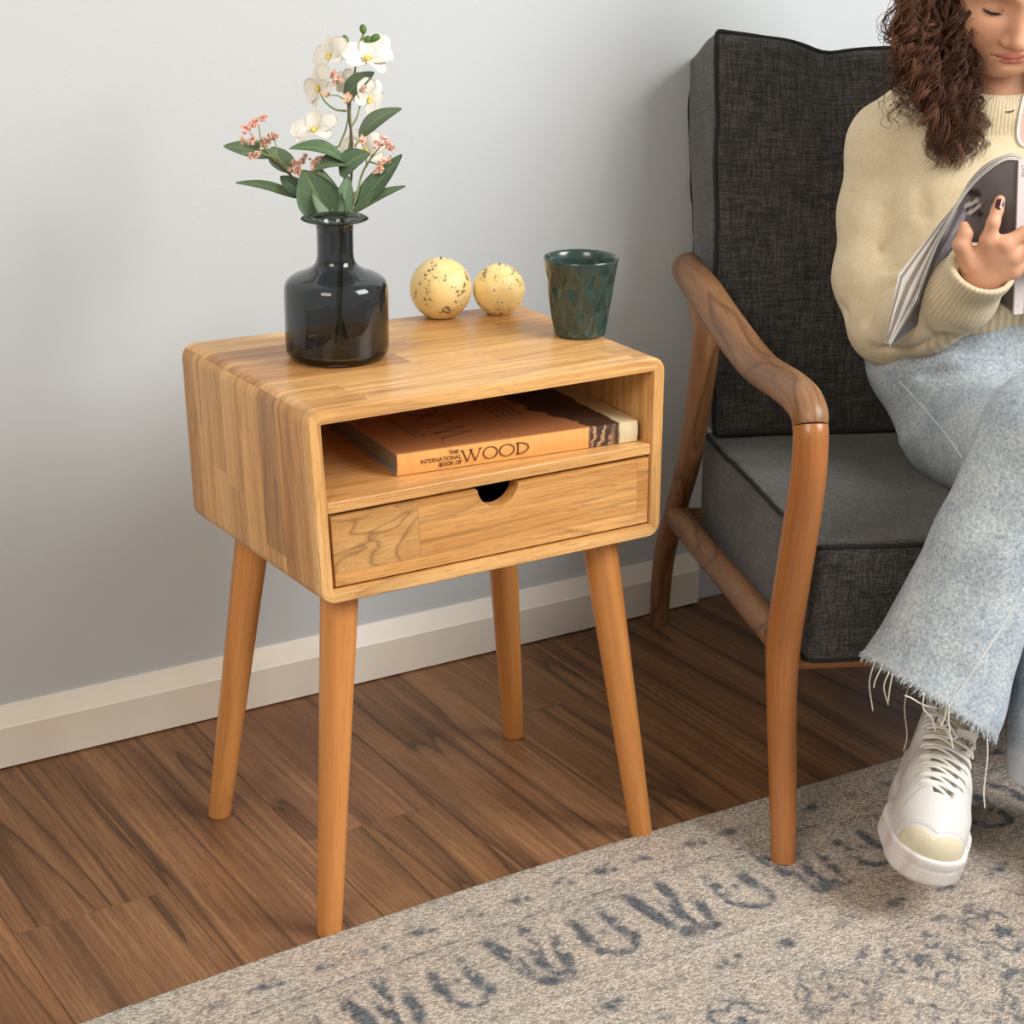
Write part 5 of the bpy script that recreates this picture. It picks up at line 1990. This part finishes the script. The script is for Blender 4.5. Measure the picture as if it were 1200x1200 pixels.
def jeans_sdf(P):
    BM_ = np.stack([CU, CW, CZ], 1)
    d = sd_ell(P, pc(TC, 0.42, 0.490), (0.165, 0.135, 0.115), BM_)
    d = smin(d, sd_chain(P, [R_hip, R_kn], [.086, .070]), 0.03)
    r_ = sd_chain(P, [R_kn, K(1257, 700, .0), K(1258, 980, -.02)], [.070, .066, .082])
    d = smin(d, r_, 0.02)
    d = smin(d, sd_chain(P, [L_hip, LK2], [.086, .075]), 0.025)
    leg = sd_chain(P, [LK2, Lmid, LH, Lext], [.075, .0655, .0850, .098], 0.015)
    leg = smax(leg, (P - hemA) @ hn, 0.003)
    leg = smax(leg, -sd_chain(P, [Lmid * 0.4 + LH * 0.6, LH, Lext], [.064, .080, .094]), 0.002)
    leg += crease(P, [K(1146, 470, -.05), K(1128, 520, -.03), K(1108, 585, -.02)], -0.002, 0.012)
    leg += crease(P, [K(1190, 560, -.08), K(1150, 640, -.08), K(1100, 730, -.09)], 0.0035, 0.020)
    leg += crease(P, [K(1200, 620, -.08), K(1170, 700, -.09), K(1140, 770, -.10)], -0.0030, 0.018)
    leg += crease(P, [K(1085, 640, -.06), K(1060, 700, -.07), K(1040, 760, -.07)], 0.003, 0.016)
    d = smin(d, leg, 0.008)
    d += crease(P, [K(1052, 470, .40), K(1090, 478, .32), K(1130, 470, .27)], 0.004, 0.009)
    d += crease(P, [K(1056, 520, .38), K(1090, 500, .30), K(1125, 480, .25)], -0.004, 0.010)
    d += crease(P, [K(1080, 440, .34), K(1130, 432, .28), K(1180, 445, .24)], 0.006, 0.008)
    d += crease(P, [K(1090, 425, .34), K(1140, 418, .28), K(1200, 415, .26)], -0.004, 0.010)
    d += crease(P, [K(1160, 470, .1), K(1180, 455, .05), K(1205, 445, .0)], 0.003, 0.007)
    return d


lo, hi = bounds([R_hip, L_hip, R_kn, LK2, hemA, hemB, hemC, K(1257, 980, -.02), pc(TC, .42, .56), pc(TC - .17, .5, .4), pc(TC + .17, .5, .4), pc(TC, .55, .36)], 0.10)
lo[2] = 0.10
jv, jf = sdf_mesh(jeans_sdf, lo, hi, 0.0032)
m = NT('washed_denim')
og = m.obj()
n1 = m.noise(og, 260, 4, 0.75)
n2 = m.noise(og, 16, 3, 0.6)
n3 = m.noise(m.vmul(og, (1, 1, 0.25)), 900, 2, 0.6)
c = m.ramp(n1, [(0.30, (0.23, 0.29, 0.36)), (0.5, (0.45, 0.51, 0.56)), (0.68, (0.68, 0.72, 0.74))])
c = m.mix(0.8, c, m.ramp(n2, [(0.32, (0.68, 0.72, 0.80)), (0.55, (0.98, 1.0, 1.0)), (0.72, (1.18, 1.16, 1.10))]), 'MULTIPLY')
fr_ = m.attr('fade')['Fac']
c = m.mix(m.math('MULTIPLY', fr_, 0.5), c, (0.70, 0.73, 0.74))
m.color(c)
m.val('Roughness', 0.9)
m.val('Specular IOR Level', 0.15)
m.bump(m.math('ADD', n1, n3), 0.45, 0.0015)
jeans = mesh_obj('jeans', jv, jf, m.m, person)
hd_ = -((jv - hemA) @ hn)
fade = np.clip(1 - hd_ / 0.012, 0, 1) * (np.linalg.norm(jv - LH, axis=1) < 0.16)
a = jeans.data.attributes.new('fade', 'FLOAT', 'POINT')
a.data.foreach_set('value', fade.astype(np.float32))
jb = bvh_of(jv, jf)
MAT['seam'] = plain('denim_seam', (0.62, 0.66, 0.68), 0.9, 0.1)


def seam(pix, r, lift):
    P = []
    for px, py in smooth_path(pix, 40):
        p_, n_ = hit(jb, px, py, lift)
        if p_ is not None and (not P or np.linalg.norm(P[-1] - p_) < 0.05):
            P.append(p_)
    if len(P) > 3:
        v, f, g = tube(smooth_path(P, 50), r, 6)
        mesh_obj('seam', v, f, MAT['seam'], jeans)


seam([(1054, 447), (1075, 470), (1105, 505), (1130, 540)], 0.0010, 0.0001)
seam([(1199, 690), (1170, 740), (1140, 785), (1112, 828)], 0.0011, 0.0003)
seam([(1205, 684), (1176, 734), (1146, 779), (1117, 826)], 0.0008, 0.0001)
# raw hem: short fringe all the way round and a few long pulled threads
rr = np.random.RandomState(4)
near = np.nonzero((np.abs(hd_) < 0.0028) & (np.linalg.norm(jv - LH, axis=1) < 0.14))[0]
pick = rr.choice(near, min(1500, len(near)), replace=False)
b_ = jv[pick] - hn * 0.002
ln = rr.uniform(0.0025, 0.0065, len(pick))
out = b_ - (LH + np.outer((b_ - LH) @ hn, hn))
out /= np.linalg.norm(out, axis=1)[:, None] + 1e-9
jit = rr.normal(0, 0.35, (len(pick), 3))
d1 = hn + 0.25 * out + jit * 0.7
Pf = np.stack([b_, b_ + d1 * (ln * 0.5)[:, None], b_ + (d1 + jit * 0.5) * ln[:, None]], 1)
v, f = strands(Pf, np.tile(np.array([0.0007, 0.0006, 0.0003]), (len(pick), 1)), 4)
o = mesh_obj('frayed_hem', v, f, plain('fray', (0.52, 0.59, 0.64), 0.9, 0.1), jeans)
o['kind'] = 'stuff'
MAT['thread'] = plain('loose_thread', (0.70, 0.67, 0.60), 0.9, 0.1)
for pts in ([(1026, 773), (1019, 800), (1023, 833)], [(1034, 780), (1026, 797), (1024, 806)], [(1042, 787), (1036, 805), (1041, 826)], [(1046, 790), (1043, 806), (1041, 822)],
            [(1064, 806), (1060, 830), (1063, 862), (1059, 880)], [(1083, 812), (1082, 830), (1092, 842), (1096, 858)], [(1110, 822), (1108, 838), (1102, 852)],
            [(1112, 826), (1112, 850), (1117, 878)], [(1157, 866), (1157, 890), (1153, 925), (1154, 947)], [(1060, 815), (1068, 818), (1082, 826), (1100, 830)]):
    w_ = -0.10
    p0, n0 = hit(jb, pts[0][0], pts[0][1] - 6)
    w_ = float((p0 - ORG) @ CW) if p0 is not None else -0.09
    P = smooth_path([K(x, y, w_ - 0.006) for x, y in pts], 20)
    v, f, g = tube(P, 0.0009, 5)
    mesh_obj('loose_thread', v, f, MAT['thread'], jeans)

# ---- the high-top shoe (local frame: x across, y to the toe, z up)
def outline_d(q, off=0.0):
    p2 = np.column_stack([q[:, 0], q[:, 1], np.zeros(len(q))])
    return sd_chain(p2, [(0, .033, 0), (0.003, .10, 0), (-0.001, .175, 0), (-0.003, .217, 0)], [.033 + off, .034 + off, .0470 + off, .0445 + off], 0.02)


def upper_l(q):
    d = sd_chain(q, [(0, .046, .120), (0, .048, .08), (0, .060, .055)], [.0400, .0395, .0375], 0.02)
    d = smin(d, sd_chain(q, [(0, .060, .050), (0, .13, .050), (-0.001, .185, .037), (-0.003, .222, .030)], [.038, .0400, .0395, .0375], 0.02), 0.03)
    d = smax(d, outline_d(q, -0.003), 0.008)
    d = smax(d, 0.020 - q[:, 2], 0.003)
    topz = 0.128 + 0.15 * (0.03 - q[:, 1])
    d = smax(d, q[:, 2] - topz, 0.006)
    tz = sd_chain(q, [(0, .058, .145), (0, .085, .112), (0, .13, .097), (-0.001, .188, .082)], [.0210, .0205, .0190, .0130])
    d = smax(d, -tz, 0.003)
    d = smax(d, -sd_cap(q, (0, .046, .17), (0, .050, .085), .0330, .030), 0.004)
    return d


def world_sdf(fn):
    return lambda P: fn((P - SHO) @ SHM)


cs = np.array([sh((x, y, z)) for x in (-.06, .06) for y in (-.01, .27) for z in (-.01, .18)])
slo, shi = cs.min(0) - 0.01, cs.max(0) + 0.01
m = NT('white_leather')
nz = m.noise(m.obj(), 45, 3)
m.color(m.mix(m.ramp(nz, [(0.4, 0.0), (0.75, 0.6)]), (0.64, 0.625, 0.605), (0.56, 0.54, 0.51)))
m.val('Roughness', 0.5)
m.bump(m.noise(m.obj(), 300, 3), 0.12, 0.001)
MAT['leather'] = m.m
v, f = sdf_mesh(world_sdf(upper_l), slo, shi, 0.0020)
shoe = mesh_obj('sneaker', v, f, MAT['leather'], person)
shoe['label'] = 'white leather high-top sneaker with white laces'
ub = bvh_of(v, f)


def sole_l(q):
    d = outline_d(q, 0.0)
    top = 0.028 + 0.006 * np.clip((q[:, 1] - 0.20) / 0.05, 0, 1)
    d = smax(d, np.maximum(-q[:, 2], q[:, 2] - top), 0.005)
    d += 0.0009 * np.exp(-((q[:, 2] - 0.021) / 0.0012) ** 2)
    return d


v, f = sdf_mesh(world_sdf(sole_l), slo, shi, 0.0020)
m = NT('rubber_sole')
nz = m.noise(m.obj(), 28, 4, 0.65)
m.color(m.mix(m.ramp(nz, [(0.48, 0.0), (0.72, 0.75)]), (0.70, 0.665, 0.65), (0.50, 0.44, 0.38)))
m.val('Roughness', 0.5)
mesh_obj('sole', v, f, m.m, shoe)


def cap_l(q):
    d = upper_l(q) - 0.0012
    cut = sd_cap(q, (-0.06, .205, .06), (0.06, .205, .06), 0.0)
    d = smax(d, (0.2490 - 0.55 * np.abs(q[:, 0] + .002)) - q[:, 1], 0.004)
    d = smax(d, 0.226 - q[:, 1], 0.002)
    d = smax(d, q[:, 2] - 0.066, 0.002)
    return d


v, f = sdf_mesh(world_sdf(cap_l), slo, shi, 0.0020)
m = NT('cream_suede')
m.color(m.mix(m.noise(m.obj(), 120, 3), (0.58, 0.52, 0.36), (0.67, 0.61, 0.46)))
m.val('Roughness', 0.95)
MAT['suede'] = m.m
mesh_obj('toe_cap', v, f, m.m, shoe)


def vamp_l(q):
    d = upper_l(q) - 0.0011
    d = smax(d, 0.180 - q[:, 1], 0.002)
    d = smax(d, q[:, 1] - (0.2470 - 0.55 * np.abs(q[:, 0] + .002)), 0.003)
    side = np.abs(q[:, 0] + 0.001) - (0.018 + 0.9 * (q[:, 1] - 0.180)) * 1.0
    d = smax(d, side, 0.002)
    return d


v, f = sdf_mesh(world_sdf(vamp_l), slo, shi, 0.0020)
mesh_obj('vamp', v, f, MAT['leather'], shoe)


def tongue_pts():
    return [(0.000, .188, .064), (0.000, .130, .082), (0.000, .095, .099), (0.001, .075, .118), (0.002, .066, .134), (0.002, .067, .143)]


tp = smooth_path(tongue_pts(), 24)
v, f, g = tube(sh(tp), np.interp(np.linspace(0, 1, 24), [0, .5, .9, 1], [.013, .0185, .0225, .016]), 16, np.interp(np.linspace(0, 1, 24), [0, .9, 1], [.004, .0065, .003]), ref=SXr)
tong = mesh_obj('tongue', v, f, MAT['suede'], shoe)
# woven label on the tongue, with its lettering
tb = bvh_of(v, f)
p_, n_ = hit(tb, 1128, 871, 0.0022)
if p_ is None:
    p_ = sh((0.006, .070, .130))
ty_ = unit(sh(tp[-3]) - sh(tp[-9]))
tn = unit(TOC - ty_ * (TOC @ ty_))
tx = np.cross(ty_, tn)
LMx = rot_to(tx, ty_, tn)
v, f, g = box((-.0115, -.015, -.0012), (.0135, .0150, 0.0), bev=0.0005)
mesh_obj('tongue_label', v @ LMx.T + p_, f, plain('label_cloth', (0.80, 0.76, 0.72), 0.8), shoe, smooth=False)
blk, red = plain('label_black', (0.015, 0.013, 0.014), 0.7), plain('label_red', (0.60, 0.035, 0.03), 0.7)
rt = math.radians(-14)
LR = LMx @ np.array([[math.cos(rt), -math.sin(rt), 0], [math.sin(rt), math.cos(rt), 0], [0, 0, 1]])
o1 = p_ + tn * 0.0003
swo = [(-.0098, -.0010), (-.0070, .0020), (-.0066, .0012), (-.0072, .0001), (-.0050, -.0006), (.0118, .0026), (-.0040, -.0034), (-.0085, -.0030)]
v, f = extrude_poly(swo, 0.0002, LR, o1 - ty_ * 0.0005)
mesh_obj('lettering', v, f, red, shoe, smooth=False)
v1, f1 = text_mesh('NIKE', 0.0098, LR, o1 - tx * 0.0068 + ty_ * 0.0005 + tn * 0.0004, 0.0003, shear=0.35, sx=0.80)
v2, f2 = text_mesh('AIR', 0.0080, LR, o1 - tx * 0.0050 - ty_ * 0.0078 + tn * 0.0004, 0.0003, shear=0.35, sx=0.85)
mesh_obj('lettering', v1, f1, blk, shoe, smooth=False)
mesh_obj('lettering', v2, f2, blk, shoe, smooth=False)
# laces: flat bands over the throat, row by row, and the ends tucked up
MAT['lace'] = plain('lace', (0.76, 0.74, 0.69), 0.8, 0.2)


def lace(qs, w=0.0040, t=0.0013):
    Q = smooth_path(qs, 18) + V3(0, 0, 0.0025)
    P = sh(Q)
    v, f, g = tube(P, w, 8, t, ref=SYd, power=3)
    mesh_obj('lace', v, f, MAT['lace'], shoe)


YS_ = np.linspace(.194, .080, 9)
ZS_ = np.interp(YS_, [.07, .09, .13, .185, .21], [.119, .106, .0905, .0755, .063])
HS_ = np.interp(YS_, [.08, .194], [.0290, .0235])
for i in range(9):
    y, z, hw = YS_[i], ZS_[i], HS_[i]
    k_ = 0.0045 if i % 2 else 0.001
    lace([(-hw - .003, y + .003, z - .011), (-hw + .003, y + .002, z - .0025), (0, y, z + .0035), (hw - .003, y - k_, z - .0015), (hw + .003, y - k_ - .001, z - .0095)])
    if i < 8:
        y2, z2, h2 = YS_[i + 1], ZS_[i + 1], HS_[i + 1]
        lace([(-hw, y, z - .006), (-hw * .5, y * .7 + y2 * .3, z + .0005), (hw * .4, y * .3 + y2 * .7, z2 + .002), (h2, y2, z2 - .006)], 0.0028)
lace([(.010, .086, .110), (.006, .076, .130), (-.001, .069, .148), (-.004, .070, .162)], 0.0026)
lace([(.014, .087, .108), (.009, .077, .130), (.001, .070, .148), (-.002, .072, .160)], 0.0022)
lace([(-.012, .084, .112), (-.016, .074, .132), (-.010, .067, .150), (-.006, .066, .156)], 0.0012)
# small printed tab across the laces
cx_ = sh((.005, .098, .1085))
xx = unit(SXr * 0.55 + (sh((0, .09, .12)) - sh((0, .125, .098))) * 14)
nn_ = unit(TOC - xx * (TOC @ xx))
yy_ = np.cross(nn_, xx)
TL = rot_to(xx, yy_, nn_)
cx_ = cx_ + nn_ * 0.0065
v, f, g = box((-.0160, -.0048, -.0008), (.0160, .0048, 0.0008), bev=0.0004)
mesh_obj('lace_tab', v @ TL.T + cx_, f, MAT['lace'], shoe, smooth=False)
bits = []
for k_, (a_, b_) in enumerate(((-.013, .002), (-.0095, .0035), (-.0070, .003), (-.0005, .0022), (.005, .0032), (.0085, .003))):
    zz_ = [(a_, -.0016), (a_ + b_ * .5, -.0008), (a_ + b_, -.0018), (a_ + b_, .0014), (a_ + b_ * .4, .0004), (a_, .0016)]
    bits.append(extrude_poly(zz_, 0.0003, TL, cx_ + nn_ * 0.0008))
v, f, g = join(bits)
mesh_obj('lettering', v, f, blk, shoe, smooth=False)

# the other shoe, flat on the rug below the far trouser leg: copies of the shoe and of each of its parts
FYv = unit(-CW * 0.99 - CU * 0.14)
FXv = unit(np.cross(FYv, CZ))
FM = np.stack([FXv, FYv, CZ], 1)
FO = R_an * V3(1, 1, 0) - FM @ V3(0, .046, 0) + V3(0, 0, RTOP + .0004)
base_p = wpos(person)
RR = FM @ SHM.T
s2 = shoe.copy()
col.objects.link(s2)
s2.parent = person
s2.rotation_euler = Matrix(RR.tolist()).to_euler()
s2.location = tuple(RR @ (base_p - SHO) + FO - base_p)
for ch in list(shoe.children):
    c2 = ch.copy()
    col.objects.link(c2)
    c2.parent = s2

# ---- hair: a mass close to the head and many spiral locks
uH = float((HO - ORG) @ CU) + 0.008


def mirH(P):
    u = (np.asarray(P) - ORG) @ CU
    return P + np.outer(2 * uH - 2 * u, CU)


def hair_sdf(P):
    q = (P - HO) @ HM / HS
    qa = q.copy()
    qa[:, 0] = np.abs(q[:, 0])
    d = sd_ell(q, (0, -0.026, 0.046), (0.086, 0.100, 0.088))
    fr_ = q[:, 1] - (0.030 + 0.55 * (q[:, 2] - 0.035))
    d = smax(d, np.where(q[:, 2] < 0.075, q[:, 1] - 0.012, fr_ - 0.02), 0.02)
    for mirr in (0, 1):
        Q = P if not mirr else mirH(P)
        d = smin(d, sd_chain(Q, [K(1108, -60, .47), K(1100, 10, .465), K(1106, 70, .435), K(1110, 115, .395), K(1108, 140, .385)], [.026, .026, .022, .014, .006], 0.02), 0.02)
    d = smin(d, sd_cap(P, hd(0, -0.08, 0.0), pc(TC, 0.55, 0.80), 0.06, 0.07), 0.03)
    return d


lo, hi = bounds([hd(0, 0, 0.16), hd(-.12, 0, 0), hd(.12, 0, 0), hd(0, -.16, 0), K(1090, 180, .35), mirH(K(1090, 180, .35)[None])[0], pc(TC, .6, .72)], 0.05)
hv, hf = sdf_mesh(hair_sdf, lo, hi, 0.0050)
m = NT('brown_hair')
oi = m.attr('col')['Color']
m.color(oi)
m.val('Roughness', 0.5)
m.val('Specular IOR Level', 0.3)
MAT['hair'] = m.m
hair = mesh_obj('hair', hv, hf, m.m, person, colr=np.tile(np.array([0.050, 0.021, 0.012]), (len(hv), 1)))
rr = np.random.RandomState(11)
ST, NP = [], 78
RD, CL = [], []
for side in (0, 1):
    for c_ in range((118, 70)[side]):
        u = rr.rand()
        back_ = rr.rand()
        top = K(1062 + 70 * u, -75 + rr.uniform(-20, 20), .425 + .07 * (back_ - .5))
        m1 = K(1056 + 78 * u + rr.normal(0, 5), 25 + rr.uniform(-15, 15), .415 + .08 * (back_ - .6) - .02 * u)
        long_ = rr.rand() < (0.45 if u < 0.4 else 0.85)
        if long_:
            endy = rr.uniform(135, 199)
            ex = 1088 + 34 * u + rr.normal(0, 6) if rr.rand() < 0.62 else 1126 + 22 * u + rr.normal(0, 3)
            mx, my = 1062 + 78 * u + rr.normal(0, 6), 85 + rr.uniform(-15, 15)
        else:
            endy = rr.uniform(70, 150)
            ex = 1062 + 80 * u + rr.normal(0, 8)
            mx, my = 1056 + 84 * u + rr.normal(0, 7), 55 + rr.uniform(-10, 10)
        m2 = K(mx, my, .385 + .05 * (back_ - .6))
        end = K(ex, endy, .350 + .035 * back_)
        yb = -0.085 + 0.135 * back_ + rr.normal(0, .006)
        r0 = hd(-0.001 - 0.007 * u, yb, 0.150 - 0.9 * max(0, abs(yb + .026) - .03))
        r1 = hd(-0.052 - 0.030 * (1 - u) + rr.normal(0, .004), yb, 0.136 + 0.012 * (1 - u) - 0.4 * max(0, abs(yb + .026) - .03))
        G_ = smooth_path([r0, r1, top, m1, m2, end], NP)
        T, N, B = frames(G_)
        s_ = np.linspace(0, 1, NP)
        length = np.linalg.norm(np.diff(G_, axis=0), axis=1).sum()
        turns = length / rr.uniform(0.032, 0.054)
        ph = rr.uniform(0, 6.28)
        amp = rr.uniform(0.0045, 0.0105) * np.clip(s_ * 1.8 - 0.1, 0.12, 1) * (1 + 0.6 * np.clip((s_ - .8) / .2, 0, 1))
        nst = rr.randint(8, 15) if not side else 7
        shaded_tone = rr.uniform(0.55, 1.35) * (1.15 - 0.55 * u) * (0.75 + 0.35 * (1 - back_))  # random tone, with shade painted in towards the face and the back
        wave = np.cumsum(rr.normal(0, 0.13, NP))
        for k_ in range(nst):
            loose = rr.rand() < 0.2
            dph = rr.normal(0, 0.9 if loose else 0.22)
            da = rr.uniform(0.5, 1.5) if loose else rr.uniform(0.8, 1.2)
            offv = rr.normal(0, 0.0040 if loose else 0.0013, 3)
            a_ = ph + dph + 2 * PI * turns * s_ * rr.uniform(0.985, 1.015) + wave
            P = G_ + (N * np.cos(a_)[:, None] + B * np.sin(a_)[:, None]) * (amp * da)[:, None] + offv[None] * (0.4 + 0.9 * s_[:, None])
            if side:
                P = mirH(P)
            ST.append(P)
            RD.append((0.00038 if loose else 0.00066) * rr.uniform(0.7, 1.2) * np.interp(s_, [0, .8, 1], [1, 1, .35]))
            CL.append(np.array([0.118, 0.050, 0.026]) * shaded_tone * rr.uniform(0.65, 1.4))
# fine flyaways
for c_ in range(110):
    u = rr.rand()
    st_ = K(1052 + 30 * u, rr.uniform(-20, 110), .40)
    en_ = st_ + CU * rr.uniform(-0.03, 0.012) - CZ * rr.uniform(0.01, 0.07)
    G_ = smooth_path([st_, (st_ + en_) / 2 + rr.normal(0, 0.006, 3), en_], NP)
    T, N, B = frames(G_)
    s_ = np.linspace(0, 1, NP)
    a_ = rr.uniform(0, 6.28) + 2 * PI * rr.uniform(1, 3) * s_
    ST.append(G_ + (N * np.cos(a_)[:, None] + B * np.sin(a_)[:, None]) * rr.uniform(0.002, 0.006))
    RD.append(np.full(NP, 0.00035))
    CL.append(np.array([0.11, 0.05, 0.025]))
ST, RD, CL = np.array(ST), np.array(RD), np.array(CL)
v, f = strands(ST, RD, 3)
cc_ = np.repeat(CL, NP * 3, axis=0)
o = mesh_obj('curls', v, f, MAT['hair'], hair, colr=cc_)
o['kind'] = 'stuff'

# ------------------------------------------------------------------ the magazine in her hand
mag = thing('magazine', 'open magazine with dark grey photo cover and pale spine, held up by the person', 'magazine', K(1190, 290, .27))
covT = [(1194, 188, .252), (1177, 189, .254), (1156, 203, .258), (1138, 221, .264), (1123, 242, .268), (1100, 286, .272), (1086, 323, .272), (1077, 353, .270)]
inT = [(1197, 183, .262), (1184, 180, .268), (1158, 190.5, .276), (1137, 210.5, .284), (1121, 237, .288), (1100, 263, .292), (1077, 291, .294), (1053, 321, .296)]
botT = [(1188, 368, .262), (1178, 358, .272), (1163, 348, .295), (1143, 345, .310), (1120, 350, .312), (1096, 365, .303), (1068, 386, .286), (1043, 407, .268)]
NS, NB = 60, 60


def edge(e): return smooth_path([K(*p) for p in e], NS)


eC, eI, eB = edge(covT), edge(inT), edge(botT)
MIRM = 1199.0
uM = float((K(1199, 280, .26) - ORG) @ CU)


def mirM(P):
    u = (P - ORG) @ CU
    return P + np.outer(2 * uM - 2 * u, CU)


def sheet(top, bot, th, name, mat, parent, colr=None, mirr=False):
    t = np.linspace(0, 1, NB)
    S = top[:, None] * (1 - t)[None, :, None] + bot[:, None] * t[None, :, None]
    V = S.reshape(-1, 3)
    f0 = grid_faces(NS, NB)
    nrm = unit(np.cross(S[-1, 0] - S[0, 0], S[0, -1] - S[0, 0]))
    if nrm @ FW < 0:
        nrm = -nrm
    V2 = V + nrm * th
    n = len(V)
    ring = [i * NB for i in range(NS)] + [(NS - 1) * NB + j for j in range(1, NB)] + [i * NB + NB - 1 for i in range(NS - 2, -1, -1)] + [j for j in range(NB - 2, 0, -1)]
    R = np.array([[ring[i], ring[(i + 1) % len(ring)], n + ring[(i + 1) % len(ring)], n + ring[i]] for i in range(len(ring))])
    VV = np.vstack([V, V2])
    if mirr:
        VV = mirM(VV)
    return mesh_obj(name, VV, np.vstack([f0, f0[:, ::-1] + n, R]), mat, parent, colr=colr)


# the cover's picture: grey ground, a dark-haired figure in a striped wrap and long grey skirt
si, tj = np.meshgrid(np.linspace(0, 1, NS), np.linspace(0, 1, NB), indexing='ij')
S_ = eC[:, None] * (1 - np.linspace(0, 1, NB))[None, :, None] + eB[:, None] * np.linspace(0, 1, NB)[None, :, None]
rel = S_.reshape(-1, 3) - CAM
px_ = 600 + FOCAL * (rel @ RT) / (rel @ FW)
py_ = 600 - FOCAL * (rel @ UP) / (rel @ FW)
gr = np.array([0.105, 0.092, 0.092])
cvc = gr * (0.8 + 0.5 * fbm(si.ravel() * 3, tj.ravel() * 3, 91))[:, None]
n_ = fbm(si.ravel() * 14, tj.ravel() * 14, 93)


def blot(cx, cy, rx, ry, a, c, soft=0.15):
    global cvc
    ca, sa = math.cos(a), math.sin(a)
    x, y = px_ - cx, py_ - cy
    e = np.hypot((x * ca + y * sa) / rx, (-x * sa + y * ca) / ry) + (n_ - .5) * .25
    w = np.clip((1 - e) / soft, 0, 1)[:, None]
    cvc = cvc * (1 - w) + np.asarray(c) * w


strp = (0.5 + 0.5 * np.sin(px_ * 0.35 + py_ * 0.62 + 4 * n_))[:, None]
flow = (0.5 + 0.5 * np.sin(px_ * 0.40 + py_ * 0.22 + 5 * n_))[:, None]
blot(1104, 290, 34, 11, 2.15, np.array([0.13, 0.125, 0.14]) * (0.5 + 1.2 * flow))
blot(1118, 262, 22, 9, 2.2, np.array([0.20, 0.19, 0.205]) * (0.5 + 1.1 * flow))
blot(1141, 226, 9.5, 5.5, 0.25, (0.016, 0.013, 0.014))
blot(1140, 243, 11, 11, 0.0, np.array([0.36, 0.33, 0.32]) * (0.12 + 1.0 * (strp > .5)))
blot(1149, 251, 4, 4, 0.0, (0.02, 0.018, 0.018))
m = NT('magazine_cover')
m.color(m.attr('col')['Color'])
m.val('Roughness', 0.3)
cvm = m.m
cols2 = np.vstack([cvc, np.full((len(cvc), 3), 0.55)])
sheet(eC, eB, 0.0006, 'cover', cvm, mag, cols2)
sheet(eC, eB, 0.0006, 'cover', cvm, mag, np.vstack([np.tile(gr * 1.2, (len(cvc), 1)), np.full((len(cvc), 3), 0.55)]), True)
pg = [plain('page_white', (0.92, 0.90, 0.85), 0.6), plain('page_printed', (0.40, 0.34, 0.32), 0.5)]
for k_ in range(11):
    t = (k_ + 1) / 11
    off = 0.0035 * math.sin(k_ * 2.4)
    tp_ = eC * (1 - t) + eI * t
    bt_ = eB + (eI - eC) * t * 0.25 + np.array([0, 0, off])
    for mi in (False, True):
        sheet(tp_, bt_, 0.0016, 'page', pg[1 if k_ in (2, 5, 6, 9) else 0], mag, None, mi)
# spine
sp_top, sp_bot = K(1193.5, 188, .250), K(1187.6, 369, .260)
P0 = np.array([sp_top + (sp_bot - sp_top) * t for t in np.linspace(0, 1, 20)])
spx = unit(CU - unit(sp_bot - sp_top) * (CU @ unit(sp_bot - sp_top)))
spy = unit(sp_top - sp_bot)
spn = np.cross(spx, spy)
if spn @ FW > 0:
    spn = -spn
SPL = float(np.linalg.norm(sp_top - sp_bot))
v, f, g = box((0, -SPL, -0.004), (0.0125, 0, 0.0008), bev=0.0005)
SPM = rot_to(spx, spy, np.cross(spx, spy))
mesh_obj('spine', v @ SPM.T + sp_top, f, plain('spine_paper', (0.74, 0.66, 0.66), 0.4), mag, smooth=False)
RM = rot_to(-spy, spx, np.cross(-spy, spx))
bits = [text_mesh('LINE', 0.0075, RM, sp_top + spx * 0.0040 - spy * 0.006 + np.cross(-spy, spx) * 0.0008, 0.0001), text_mesh('2', 0.004, RM, sp_bot + spx * 0.004 + spy * 0.012 + np.cross(-spy, spx) * 0.0008, 0.0001)]
v, f, g = join(bits)
mesh_obj('lettering', v, f, plain('spine_ink', (0.13, 0.11, 0.12), 0.5), mag, smooth=False)
